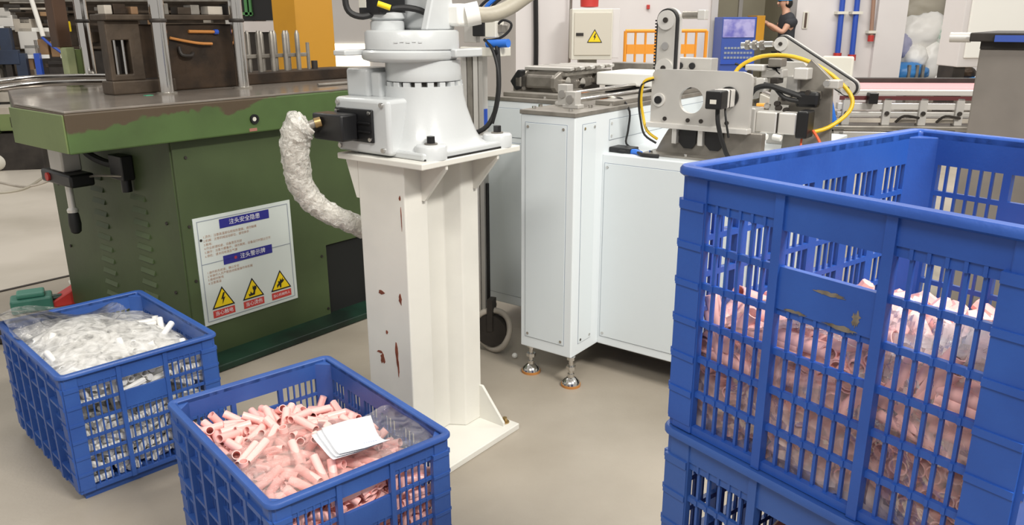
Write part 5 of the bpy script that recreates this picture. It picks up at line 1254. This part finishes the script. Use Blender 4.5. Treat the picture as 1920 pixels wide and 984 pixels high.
# coil of cable on the floor behind the pedestal
c0 = at(922, 604, 3.12); c0.z = 0
mb = MB().tube([Vector((.088*math.cos(a)*.9, .02*math.sin(2*a), .10+.088*math.sin(a))) for a in [2*PI*i/12 for i in range(12)]], .013, 10, 3, closed=True)
o = mb.build('caster_wheel', M_beige, None); o.location = c0; o.rotation_euler = (0, 0, math.radians(-20))
hub = MB().cyl((0, -.018, .10), (0, .018, .10), .070, n=28).build('wheel_disc', M_dark, o)
MB().box(-.012, .012, -.024, .024, .10, .24).build('wheel_fork', M_dark, o, smooth=0)
tag(o, 'grey-rimmed wheel on a dark fork behind the cream pedestal', 'wheel')
tag(MB().sphere(at(965, 638, 3.05)*1, .012, 8, 6).build('foam_crumb', M_white, None), 'small white crumb on the floor by the middle machine', 'debris').location.z = -at(965, 638, 3.05).z + .011

# ---------------------------------------------------------------- background, right half
def bar(mb, p, q, r, n=8):
    return mb.cyl(p, q, r, n=n)
# switch box on the white pillar
Y = 6.7
e0, e1 = at(1071, 112, Y), at(1150, 16, Y)
eb = thing('switch_box', 'beige electrical cabinet with yellow shock triangle by the white pillar', 'electrical box', ((e0.x+e1.x)/2, Y, e0.z))
w, h = (e1.x-e0.x)/2, e1.z-e0.z
MB().box(-w, w+.0, 0, .26, 0, h).build('housing', M_cream, eb, smooth=0, bevel=.006)
MB().box(-w+.02, w-.012, -.012, 0, .035, h-.03).build('door', mat('box_door', '#cbc5b8', .5), eb, smooth=0, bevel=.004)
MB().box(-w+.035, -w+.095, -.018, -.012, h*.47, h*.53).build('latch', M_dark, eb, smooth=0)
triangle_sign(eb, 'warning_triangle', (.02, -.0125, h*.47), .125, (1, 0, 0), (0, 0, 1), (0, -1, 0), 'bolt', M_yelw, M_black)
lab(MB().box(w, w+.06, .03, .26, .01, h).build('side_cover', M_wall, eb, smooth=0, bevel=.004), 'white side cover')
MB().box(-.10, .05, .06, .20, -e0.z, 0).build('stand_post', M_steeld, eb, smooth=0)
for px, py0, py1, lb in ((1105, 14, -14, 'red fire extinguisher top above the beige switch box'), (1100, 150, 108, 'red canister standing under the beige switch box')):
    a, b = at(px, py0, 6.95), at(px, py1, 6.95)
    t = thing('extinguisher', lb, 'extinguisher', (a.x, a.y, a.z))
    MB().lathe([(.03, 0), (.075, .005), (.078, (b.z-a.z)*.8), (.04, b.z-a.z), (.02, (b.z-a.z)*1.1)], (0, 0, 0), 20).build('cylinder', M_red, t)
    MB().box(-.02, .06, -.02, .02, (b.z-a.z)*1.1, (b.z-a.z)*1.2).build('valve', M_black, t, smooth=0)
tag(MB().tube([at(1004, -20, 7.15), at(1005, 80, 7.15), at(1004, 162, 7.15)], .022, 8).build('wall_cable', M_black, None), 'thick black cable running down the white pillar', 'cable')
tag(MB().tube([at(1071, -10, 7.1), at(1069, 60, 7.1), at(1067, 130, 7.1)], .012, 8).build('wall_pipe', M_steeld, None), 'thin grey pipe down the right edge of the white pillar', 'pipe')
# orange safety barrier
Y = 9.6
bt = thing('safety_barrier', 'orange tubular safety barrier with a board in front of the white wall', 'barrier', (at(1250, 60, Y).x, Y, 0))
bx0 = bt.location.x
zt, zb = at(1250, 58, Y).z, .15
L0, L1 = at(1173, 58, Y).x-bx0, at(1325, 58, Y).x-bx0
MB().cyl((L0, 0, zt), (L1, 0, zt), .020, n=10).build('top_rail', M_orange, bt)
MB().cyl((L0, 0, zb), (L1, 0, zb), .020, n=10).build('bottom_rail', M_orange, bt)
for i in range(9):
    x = L0 + (L1-L0)*i/8
    MB().cyl((x, 0, 0 if i in (0, 8) else zb), (x, 0, zt), .020 if i in (0, 4, 8) else .014, n=8).build('upright', M_orange, bt)
MB().box(L0+.02, L1*.72, -.012, .012, at(1250, 101, Y).z, at(1250, 83, Y).z).build('board', M_orange, bt, smooth=0)
for x in (L0, L1):
    MB().box(x-.03, x+.03, -.22, .22, 0, .03).build('foot', M_orange, bt, smooth=0)
# small red sign, call-button plate, pipes on the back wall
yw = WY-.02
def wall_box(name, lb, cat, px0, px1, py0, py1, d, m):
    a, b = at(px0, py1, WY), at(px1, py0, WY)
    return tag(MB().box(a.x, b.x, WY-d, WY, a.z, b.z).build(name, m, None, smooth=0, bevel=.004), lb, cat)
wall_box('alarm_button', 'tiny red alarm box high on the white wall beyond the belt arm', 'alarm', 1212, 1218, 9, 17, .04, M_red)
cbn = wall_box('call_plate', 'dark call-button plate in a pale frame right of the doorway', 'button panel', 1503, 1516, 22, 54, .02, M_cream)
a, b = at(1506, 52, WY), at(1513, 24, WY)
MB().box(a.x, b.x, WY-.026, WY-.02, a.z, b.z).build('button_field', mat('brown_glass', '#5a4a42', .2), cbn, smooth=0)
def wall_pipe(pxt, pxb, pyb, r, m, lb, m2, clip):
    t0, b0 = at(pxt, -40, WY-.08), at(pxb, pyb, WY-.08)
    p = thing('wall_pipe', lb, 'pipe', (b0.x, b0.y, b0.z))
    MB().cyl((t0.x-b0.x, 0, t0.z-b0.z), (0, 0, 0), r, n=12).build('pipe', m, p)
    MB().cyl((0, 0, .03), (0, 0, -.06), r*1.5, n=10).build('valve', m2, p)
    c = (at(pxb, clip, WY-.08) - b0); k = c.z/(t0.z-b0.z)
    MB().box((t0.x-b0.x)*k-r*2, (t0.x-b0.x)*k+r*2, -r*1.4, .08, c.z-.02, c.z+.02).build('pipe_clip', M_cream, p, smooth=0)
wall_pipe(1584, 1570, 103, .040, M_pipeb, 'left blue pipe of two on the white wall right of the doorway', M_red, 24)
wall_pipe(1612, 1597, 106, .040, M_pipeb, 'right blue pipe of two on the white wall right of the doorway', M_red, 24)
wall_pipe(1641, 1633, 70, .030, mat('brown_pipe', '#9a7a68', .5), 'thin brown pipe with a red tap right of the blue pipes', M_red, 60)
# blue tool cabinet with a film-covered front and a yellow side
Y = 12.0
k0, k1 = at(1356, 32, Y), at(1420, 32, Y)
kc = thing('tool_cabinet', 'blue steel cabinet with a glossy film front and yellow side by the worker', 'cabinet', ((k0.x+k1.x)/2, Y, 0))
hw = (k1.x-k0.x)/2; zt = k0.z
MB().box(-hw, hw, 0, .5, 0, zt).build('body', M_kiosk, kc, smooth=0, bevel=.01)
lab(MB().box(hw, hw+.12, .0, .5, at(1420, 82, Y).z, zt+.02).build('side_board', M_yel, kc, smooth=0, bevel=.005), 'yellow side board')
lab(MB().box(-hw+.01, hw-.03, -.012, 0, at(1400, 70, Y).z, zt-.03).build('film_front', mat('lilac_film', '#a9a6d6', .25, col2='#6a6ab8', scale=4, lo=.45, hi=.6, bump=.5, bscale=9), kc, smooth=0), 'film-covered lilac front')
for i in range(3):
    for j in range(9):
        x = -hw+.05 + (2*hw-.12)*j/8
        z = at(1400, 88+9*i, Y).z
        MB().box(x, x+.035, -.006, 0, z-.03, z).build('bin_front', M_signl, kc, smooth=0)
MB().box(-hw, hw, -.02, 0, at(1400, 120, Y).z, at(1400, 112, Y).z).build('ledge', M_pipeb, kc, smooth=0)

# worker in a blue hair net beside the cabinet
Y = 12.4
pw = at(1474, 5, Y)
GX = pw.x
person = thing('person', 'worker in a blue hair net and dark grey T-shirt reaching to the blue cabinet', 'person', (GX, Y, 0))
HZ = pw.z
def skin(name, verts, edges, radii, m, parent, sub=1, root=0):
    me = bpy.data.meshes.new(name)
    me.from_pydata(verts, edges, [])
    o = bpy.data.objects.new(name, me)
    COL.objects.link(o)
    o.parent = parent
    md = o.modifiers.new('skin', 'SKIN'); md.use_smooth_shade = True
    for i, r in enumerate(radii):
        me.skin_vertices[0].data[i].radius = r if isinstance(r, tuple) else (r, r)
    me.skin_vertices[0].data[root].use_root = True
    sb = o.modifiers.new('sub', 'SUBSURF'); sb.levels = sub; sb.render_levels = sub
    me.materials.append(m)
    return o
z = lambda f: HZ*f      # HZ is about the middle of the head
V = [(.05, 0, z(.56)), (.05, 0, z(.66)), (.055, 0, z(.77)), (.05, 0, z(.86)), (.02, 0, z(.92)), (-.01, 0, z(.97)), (-.025, 0, z(1.0)), (-.02, 0, z(1.055)),
     (.04, -.17, z(.845)), (-.08, -.20, z(.735)), (-.24, -.15, z(.80)), (-.31, -.13, z(.815)),
     (.04, .17, z(.845)), (-.06, .20, z(.75)), (-.22, .14, z(.82)), (-.29, .12, z(.835)),
     (.05, -.09, z(.50)), (.06, -.10, z(.29)), (.08, -.10, z(.06)), (.0, -.11, z(.02)),
     (.05, .09, z(.50)), (.05, .10, z(.29)), (.07, .10, z(.06)), (-.01, .11, z(.02))]
E_ = [(0, 1), (1, 2), (2, 3), (3, 4), (4, 5), (5, 6), (6, 7), (3, 8), (8, 9), (9, 10), (10, 11), (3, 12), (12, 13), (13, 14), (14, 15),
      (0, 16), (16, 17), (17, 18), (18, 19), (0, 20), (20, 21), (21, 22), (22, 23)]
R = [(.12, .15), (.11, .14), (.12, .16), (.10, .15), .055, .06, .088, .075, .055, .042, .033, .03, .055, .042, .033, .03, .085, .06, .045, .04, .085, .06, .045, .04]
body = skin('body', V, E_, R, M_skin, person, 2)
lab(body, 'bare forearms, neck and face')
MB().sphere((-.115, 0, z(.995)), .016, 8, 6, (1.2, .9, 1.3)).build('nose', M_skin, person)
for s in (-1, 1):
    MB().sphere((-.005, s*.085, z(1.0)), .022, 8, 6, (.8, .5, 1.4)).build('ear', M_skin, person)
    MB().sphere((-.097, s*.034, z(1.012)), .010, 8, 6).build('eye', M_black, person)
    hand = V[11] if s < 0 else V[15]
    for k in range(4):
        a = Vector(hand) + Vector((-.015, (-.024+.016*k), 0))
        skin('finger', [tuple(a), tuple(a+Vector((-.045, 0, -.004))), tuple(a+Vector((-.075-.006*(k % 2), 0, -.022)))], [(0, 1), (1, 2)], [.010, .009, .008], M_skin, person)
    a = Vector(hand) + Vector((.0, -.034*s*-1, .0))
    skin('thumb', [tuple(a), tuple(a+Vector((-.035, .012*s, .016))), tuple(a+Vector((-.06, .006*s, .014)))], [(0, 1), (1, 2)], [.012, .010, .009], M_skin, person)
MB().box(-.112, -.104, -.022, .022, z(.968), z(.972)).build('mouth', mat('lip', '#9a5f55', .5), person, smooth=0)
shirt = skin('shirt', [V[0], V[1], V[2], V[3], (.02, 0, z(.915)), V[8], (-.01, -.187, z(.785)), V[12], (.0, .187, z(.795))],
             [(0, 1), (1, 2), (2, 3), (3, 4), (3, 5), (5, 6), (3, 7), (7, 8)], [(.135, .165), (.125, .155), (.135, .175), (.115, .165), .07, .098, .082, .098, .082], M_shirt, person, 2)
trs = skin('trousers', [V[0], V[16], V[17], (.08, -.10, z(.08)), V[20], V[21], (.07, .10, z(.08))], [(0, 1), (1, 2), (2, 3), (0, 4), (4, 5), (5, 6)],
           [(.14, .165), .105, .08, .065, .105, .08, .065], M_trouser, person, 2)
MB().lathe([(.100, 0), (.104, .03), (.098, .08), (.070, .115), (.02, .13)], (-.015, 0, z(1.018)), 20).build('hair_net', M_cap, person)
MB().sphere((.02, 0, z(.995)), .088, 14, 10, (.9, .98, .95)).build('hair', M_hair, person)
for s in (-1, 1):
    MB().sphere((.03, s*.10, .04), .05, 10, 8, (2.4, .95, .75)).build('shoe', M_black, person)

# store opening: heap of filled plastic bags
rr = random.Random(12)
for i, (px, py, rx, rz, Yb, m, lb) in enumerate((
        (1728, 62, 46, 36, 13.4, M_bag, 'large pale plastic bag highest on the heap in the store opening'),
        (1760, 118, 44, 42, 13.35, M_bag, 'bulging white plastic bag low on the heap in the store opening'),
        (1712, 108, 24, 24, 13.3, M_bag, 'small white bag at the left of the heap in the store opening'),
        (1735, 18, 52, 30, 13.9, mat('greyish_bag', '#bdb6a6', .5, bump=.5, bscale=5), 'greyish filled bag at the back top of the store opening'),
        (1690, 84, 16, 26, 13.4, mat('lilac_bag', '#a9a9c6', .5, bump=.5, bscale=6), 'lilac-grey bag wedged beside the white door post'),
        (1768, 60, 14, 26, 13.3, mat('green_print_bag', '#8fc0ab', .5, col2='#e6e9e4', scale=9, lo=.45, hi=.55), 'bag with green print at the right of the heap'),
        (1700, 135, 42, 18, 13.0, M_tarp, 'bright blue film bundle at the foot of the bag heap'),
        (1795, 148, 40, 14, 12.1, M_bag, 'flat white bag spilling out beside the white panel'),
        (1808, 135, 16, 12, 11.7, M_brown, 'dark brown bag beside the flat white bag'),
        (1818, 152, 16, 8, 11.6, M_tarp, 'small blue bag at the right end of the bag heap'))):
    c = at(px, py, Yb); k = 1478/(Yb*math.cos(PITCH))
    mb = MB().sphere((0, 0, 0), 1, 44, 28, (rx*1.1/k, .24, rz*1.1/k))
    off = Vector((rr.uniform(0, 50), rr.uniform(0, 50), rr.uniform(0, 50)))
    def crumple(v):
        p = Vector(v)
        q = Vector((p.x*3.2, p.y*3.2, p.z*3.2)) + off
        s = 1 + .22*mnoise.noise(q) - .16*abs(mnoise.noise(q*2.3)) - .10*abs(mnoise.noise(q*5.1))
        return tuple(p*s)
    mb.v = [crumple(v) for v in mb.v]
    o = mb.build('filled_bag', m, None, smooth=80); o.location = c
    tag(o, lb, 'bag', 'bags heaped in the store opening')
sbx = thing('storage_bin', 'low grey bin under the flat white bag beside the white panel', 'bin', (at(1800, 150, 11.8).x, 11.8, 0))
MB().box(-.55, .40, -.28, .42, 0, .03).build('bin_floor', M_steeld, sbx, smooth=0)
for a_, b_, c_, d_ in ((-.55, .40, -.28, -.25), (-.55, .40, .39, .42), (-.55, -.52, -.25, .39), (.37, .40, -.25, .39)):
    MB().box(a_, b_, c_, d_, .03, .36).build('bin_wall', M_steeld, sbx, smooth=0)
MB().box(-.52, .37, -.25, .39, .33, .36).build('bin_lid', M_steeld, sbx, smooth=0)
for i, px in enumerate((1703, 1718, 1729)):
    a = at(px, 150, 12.75); a2 = at(px, 122, 12.75)
    tag(MB().box(a.x-.02, a.x+.02, 12.75, 12.80, 0, a2.z).build('steel_post', M_steeld, None, smooth=0), ('left', 'middle', 'right')[i] + ' short steel post of three before the blue film in the store opening', 'post', 'posts before the blue film')
# white wall unit at right
Y = 8.2
u0, u1 = at(1793, 126, Y), at(1960, -30, Y)
wu = thing('wall_unit', 'white wall-hung panel unit with a raised door behind the stainless cabinet', 'cabinet', (u0.x, Y, u0.z))
MB().box(0, u1.x-u0.x, 0, .4, 0, u1.z-u0.z).build('housing', M_wall, wu, smooth=0, bevel=.01)
MB().box(.05, u1.x-u0.x-.05, -.03, 0, .09, u1.z-u0.z-.1).build('door', M_white, wu, smooth=0, bevel=.008)
MB().box(.0, .12, .05, .35, -u0.z, 0).build('leg', M_dark, wu, smooth=0)
MB().box(u1.x-u0.x-.12, u1.x-u0.x, .05, .35, -u0.z, 0).build('leg', M_dark, wu, smooth=0)
# stainless cabinet behind the stack
st = thing('stainless_cabinet', 'brushed stainless steel cabinet with a dark top edge at the far right', 'cabinet', (1.505, 2.62, 0), -36.75)
MB().box(0, .9, 0, .6, .03, 1.262).build('body', M_stain, st, smooth=0, bevel=.003)
MB().box(-.03, .95, -.03, .62, 1.285, 1.312).build('top_board', M_dark, st, smooth=0, bevel=.003)
lab(MB().box(.04, .95, -.035, -.028, 1.285, 1.305).build('edge_strip', M_kiosk, st, smooth=0), 'dark blue edge strip')
MB().box(0, .92, -.005, .6, 1.262, 1.285).build('cap_strip', M_dark, st, smooth=0)
lab(MB().box(.2, .9, .1, .5, 1.312, 1.33).build('board', M_wood, st, smooth=0), 'pale wooden board')
lab(MB().cyl((-.09, .0, 1.297), (-.03, .0, 1.297), .016, n=12).build('bracket_end', M_alul, st), 'bright round bracket end')
# conveyor with the pink belt on an aluminium frame table
cv = thing('conveyor', 'long aluminium conveyor with a pale pink belt on a frame at right', 'conveyor', (1.52, 3.72, 0), -6)
CLN = 1.7
lab(MB().box(.02, CLN, .03, .36, 1.04, 1.052).build('belt', M_belt, cv, smooth=0, bevel=.004), 'pale pink belt')
MB().box(.0, CLN, .36, .40, 1.03, 1.075).build('side_rail', M_dark, cv, smooth=0, bevel=.003)
MB().box(.0, CLN, -.01, .03, 1.02, 1.046).build('side_rail', M_alul, cv, smooth=0, bevel=.003)
lab(MB().box(.0, CLN, -.012, -.009, 1.0, 1.018).build('under_rail_strip', mat('maroon_strip', '#5c2a2c', .5), cv, smooth=0), 'maroon strip')  # thin dark maroon strip below the front rail
for z0, z1, m in ((.955, .985, M_alul), (.925, .945, M_alu), (.895, .915, M_beige)):
    MB().box(.0, CLN, .0, .04, z0, z1).build('frame_rail', m, cv, smooth=0, bevel=.002)
for x in (.02, .20, .36, .52, .66, .90, 1.2, 1.5):
    MB().box(x, x+.035, -.012, .03, .885, 1.01).build('clamp', M_alu if x < .6 else M_cream, cv, smooth=0, bevel=.003)
    MB().cyl((x+.017, -.012, .94), (x+.017, -.02, .94), .010, n=10).build('clamp_bolt', M_dark, cv, smooth=0)
for x in (.26, .44, .75):
    MB().tube([(x, -.015, .90), (x+.03, -.03, .93), (x+.10, -.02, .92)], .006, 6).build('wire', M_dark, cv)
MB().box(.12, .16, -.05, .0, .985, 1.035).build('sensor', M_black, cv, smooth=0, bevel=.003)
MB().box(-.03, CLN, -.06, .42, .868, .885).build('table_sheet', M_steeld, cv, smooth=0, bevel=.002)
for z0 in (.81, .72):
    MB().box(.0, CLN, -.05, -.01, z0, z0+.05).build('table_rail', M_alu, cv, smooth=0, bevel=.003)
for x in (-.02, .8, CLN-.05):
    for y in (-.05, .37):
        MB().box(x, x+.045, y, y+.045, 0, .868).build('table_leg', M_alu, cv, smooth=0, bevel=.003)
MB().box(-.30, -.02, .05, .30, .95, 1.0).build('infeed_block', M_cream, cv, smooth=0, bevel=.004)
for i in range(5):
    MB().cyl((-.28+.06*i, .04, 1.008), (-.28+.06*i, .30, 1.008), .012, n=10).build('infeed_roller', M_steel, cv)
lab(MB().tube([(-.06, -.02, 1.02), (-.045, -.03, .98), (-.03, -.03, .93), (-.01, -.03, .87)], .016, 8).build('blue_strap', M_hoseb, cv), 'blue and black strap')
MB().tube([(-.075, -.02, 1.025), (-.06, -.035, .98), (-.045, -.035, .93), (-.02, -.035, .86)], .009, 8).build('black_strap', M_rubber, cv)
lab(MB().cyl((-.17, .2, .925), (-.01, .2, .925), .055, n=18).build('yellow_drum', M_hosey, cv), 'yellow roller cover')
MB().box(-.17, -.02, .14, .3, .78, .845).build('dark_tray', M_black, cv, smooth=0)
lab(MB().tube([(-.35, .1, .96), (-.2, .05, .965), (-.08, .02, .98)], .012, 8).build('orange_bar', M_orange, cv), 'orange bar')

def floor_pts(pp_): 
    out = []
    for px, py in pp_:
        d = _w + _r*((px-960)/1478) - _u*((py-492)/1478)
        out.append(Vector((0, 0, CAMH)) + d*((.012-CAMH)/d.z))
    return out
# ---------------------------------------------------------------- background, left: older machines
bm = thing('bench_machine', 'cluttered old machine on a dark blue steel bench beyond the green press', 'machine', (at(80, 200, 8.2).x, 8.2, 0), 12)
k = lambda px: (px-85)/1478*8.4*1.02
zz = lambda py: at(80, py, 8.2).z
MB().box(k(-60), k(175), 0, .5, zz(190), zz(172)).build('bench_top', M_beige, bm, smooth=0, bevel=.005)
MB().box(k(-60), k(62), -.02, .05, zz(120), zz(93)).build('cross_beam', M_bluef, bm, smooth=0, bevel=.005)
for px, w, m in ((-40, 14, M_bluef), (0, 16, M_bluef), (38, 10, M_dark), (55, 17, M_bluef), (85, 9, M_pipeb)):
    MB().box(k(px), k(px+w), -.01, .06, 0, zz(100)).build('frame_leg', m, bm, smooth=0, bevel=.004)
MB().box(k(36), k(54), -.015, .07, zz(100), zz(52)).build('frame_post', M_bluef, bm, smooth=0, bevel=.004)
for px, py0, py1, w, m in ((14, 172, 112, 8, M_beige), (28, 150, 115, 12, M_dark), (34, 140, 112, 11, M_beige), (64, 160, 110, 14, M_wood), (70, 172, 130, 14, M_beige), (100, 170, 115, 30, M_dark), (112, 165, 140, 22, M_wood), (128, 165, 140, 24, M_dark), (95, 128, 120, 40, M_brown2)):
    MB().box(k(px), k(px+w), .08, .22, zz(py0), zz(py1)).build('machine_part', m, bm, smooth=0, bevel=.006)
mh = MB().cyl((k(12), .05, zz(76)), (k(12), .30, zz(76)), .12, n=28).build('motor_drum', M_beige, bm)
MB().cyl((k(10), .045, zz(78)), (k(10), .05, zz(78)), .035, n=20).build('drum_hub', M_dark, mh)
MB().cyl((k(12), .04, zz(76)), (k(12), .05, zz(76)), .123, n=28, hole=.1).build('drum_rim', M_dark, mh)
for px, w, py0, py1, m in ((18, 38, 50, 28, M_alul), (56, 28, 60, 35, M_beige), (60, 30, 92, 58, M_alul), (66, 26, 112, 84, M_alu), (82, 22, 104, 74, M_wood), (108, 24, 108, 78, M_wood), (62, 66, 60, 52, M_white), (-20, 60, 56, 46, M_white), (110, 24, 50, 36, M_alu), (66, 16, 44, 32, M_dark), (-10, 26, 42, 24, M_dark), (0, 20, 26, 8, M_cream), (20, 34, 34, 14, M_alu), (45, 26, 22, 8, M_dark), (100, 30, 30, 22, M_wood), (52, 62, 18, 14, M_beige), (55, 62, 6, 3, M_steeld), (100, 24, 70, 60, M_steeld), (130, 10, 60, 40, M_yelw)):
    MB().box(k(px), k(px+w), .10, .24, zz(py0), zz(py1)).build('machine_part', m, bm, smooth=0, bevel=.006)
MB().cyl((k(104), .02, zz(68)), (k(92), .02, zz(-30)), .022, n=12).build('white_pipe', M_white, bm)
lab(MB().tube([(k(102), .02, zz(70)), (k(112), .01, zz(82)), (k(124), .01, zz(94)), (k(134), .02, zz(104))], .014, 8).build('blue_hose', M_pipeb, bm), 'dark blue hose')
for px in (72, 88, 124):
    lab(MB().box(k(px), k(px+18), .06, .075, zz(110), zz(103)).build('white_plate', M_white, bm, smooth=0), 'small white plate')  # small plain white plates in front of the machine parts
lab(MB().sphere((k(24), .08, zz(2)), .04, 10, 8).build('orange_knob', M_orangep, bm), 'orange knob')
# long dark machine bed further back, and a big frame behind the press
fb = thing('far_machine', 'long dark machine bed with many small fittings standing behind the press', 'machine', (at(300, 60, 10.6).x, 10.6, 0), 6)
k2 = lambda px: (px-300)/1478*10.7*1.02
z2 = lambda py: at(300, py, 10.6).z
MB().box(k2(-180), k2(470), .3, .9, 0, z2(96)).build('bed', M_dark, fb, smooth=0, bevel=.01)
rr = random.Random(9)
for i in range(34):
    px = -170 + i*18.5 + rr.uniform(-4, 4); w = rr.uniform(8, 20); py = rr.choice((84, 60, 36, 12)); h = rr.uniform(12, 26)
    MB().box(k2(px), k2(px+w), .22+.1*rr.random(), .45, z2(py+h), z2(py)).build('fitting', rr.choice((M_beige, M_alu, M_dark, M_wood, M_steeld, M_brown2, M_cream)), fb, smooth=0, bevel=.008)
for py in (92, 48, 24, 2, -16):
    MB().box(k2(-180), k2(470), .28, .36, z2(py), z2(py-5)).build('rail', rr.choice((M_beige, M_steeld, M_brown2)), fb, smooth=0, bevel=.005)
MB().box(k2(-180), k2(470), .46, .5, z2(96), z2(-40)).build('back_sheet', M_brown2, fb, smooth=0)
gf = thing('green_machine', 'green steel frame with dark panels seen left of the yellow pillar', 'machine', (at(480, 20, 7.6).x, 7.6, 0), 0)
k3 = lambda px: (px-480)/1478*7.6*1.02
z3_ = lambda py: at(480, py, 7.6).z
MB().box(k3(448), k3(545), 0, .3, z3_(38), z3_(-60)).build('dark_panel', M_black, gf, smooth=0)
for px, w in ((462, 5), (470, 4), (514, 5)):
    MB().box(k3(px), k3(px+w), -.03, 0, z3_(30), z3_(-60)).build('green_bar', mat('bright_green_paint', '#4f8a52', .5), gf, smooth=0)
MB().box(k3(448), k3(475), -.03, 0, z3_(28), z3_(23)).build('green_bar', mat('bright_green_sill', '#4f8a52', .5), gf, smooth=0)
MB().box(k3(440), k3(550), -.02, .3, z3_(60), z3_(40)).build('white_ledge', M_wall, gf, smooth=0)
MB().box(k3(440), k3(560), .0, .3, 0, z3_(60)).build('base', M_dark, gf, smooth=0)
# foot of the old machine at the far left, a roller and hoses on the floor
fm = thing('machine_base', 'dark greasy machine base with pale fittings at the far left edge', 'machine', (at(20, 290, 7.5).x, 7.5, 0), 12)
k4 = lambda px: (px-20)/1478*7.5*1.02
z4 = lambda py: at(20, py, 7.5).z
MB().box(k4(-120), k4(75), 0, .5, .0, z4(250)).build('plinth', M_dark, fm, smooth=0, bevel=.01)
for px, w, py0, py1, m in ((-30, 40, 250, 215, M_green), (12, 22, 245, 212, M_greenl), (30, 16, 240, 218, M_dark), (44, 12, 250, 225, M_beige), (52, 14, 245, 200, M_dark), (-60, 30, 250, 205, M_dark), (0, 60, 215, 200, M_beige)):
    MB().box(k4(px), k4(px+w), -.03, .25, z4(py0), z4(py1)).build('machine_part', m, fm, smooth=0, bevel=.008)
o = tag(MB().cyl((-.06, 0, 0), (.06, 0, 0), .085, n=24).build('floor_roller', M_cream, None, bevel=.02), 'cream roller with red end standing on the floor at the left edge', 'roller')
p = floor_pts([(-4, 318)])[0]; o.location = (p.x, p.y, .085); o.rotation_euler = (0, 0, math.radians(70))
lab(MB().cyl((.061, 0, 0), (.066, 0, 0), .05, n=20).build('roller_end', M_red, o), 'red end')
tag(MB().tube(floor_pts([(-40, 335), (0, 342), (50, 350), (100, 336), (150, 318)]), .011, 6).build('floor_cable', M_beige, None), 'grey cable looping on the pale floor left of the press, nearer strand', 'cable')
tag(MB().tube(floor_pts([(-40, 362), (10, 361), (50, 352), (85, 330), (120, 312)]), .011, 6).build('floor_cable', M_conduit, None), 'grey cable crossing on the pale floor left of the press, farther strand', 'cable')
# small things on the floor behind the left crate
q = floor_pts([(62, 575)])[0]
gb = thing('green_casting', 'small teal-green cast box on the floor behind the left crate', 'box', (q.x, q.y, 0), 30)
MB().box(-.09, .09, -.06, .06, 0, .07).build('body', mat('teal_paint', '#3f7d6c', .5, col2='#356a5c', scale=9), gb, smooth=0, bevel=.01)
MB().box(-.06, .06, -.045, .045, .07, .095).build('lid', mat('teal_lid', '#4a8a78', .5), gb, smooth=0, bevel=.008)
MB().cyl((.09, 0, .04), (.13, 0, .04), .02, n=10).build('spout', M_dgreen, gb)
q = floor_pts([(135, 562)])[0]
rd = thing('red_pedal', 'red foot pedal with a white pad beside the green press', 'pedal', (q.x, q.y, 0), 35)
MB().prism([(-.09, 0), (.09, 0), (.09, .10), (.05, .10), (-.09, .03)], -.045, .045, 'y').build('body', M_red, rd, smooth=0, bevel=.006)
lab(MB().box(.0, .08, -.03, .03, .10, .108).build('pad', M_cream, rd, smooth=0, bevel=.003), 'white pad')
q = floor_pts([(8, 640)])[0]
tag(MB().tube([Vector((q.x-.35, q.y+.05, .05)), Vector((q.x-.05, q.y+.02, .05)), Vector((q.x+.08, q.y+.0, .05))], .05, 10).build('dark_duct', M_dark, None), 'dark pipe lying on the floor behind the left crate', 'pipe')
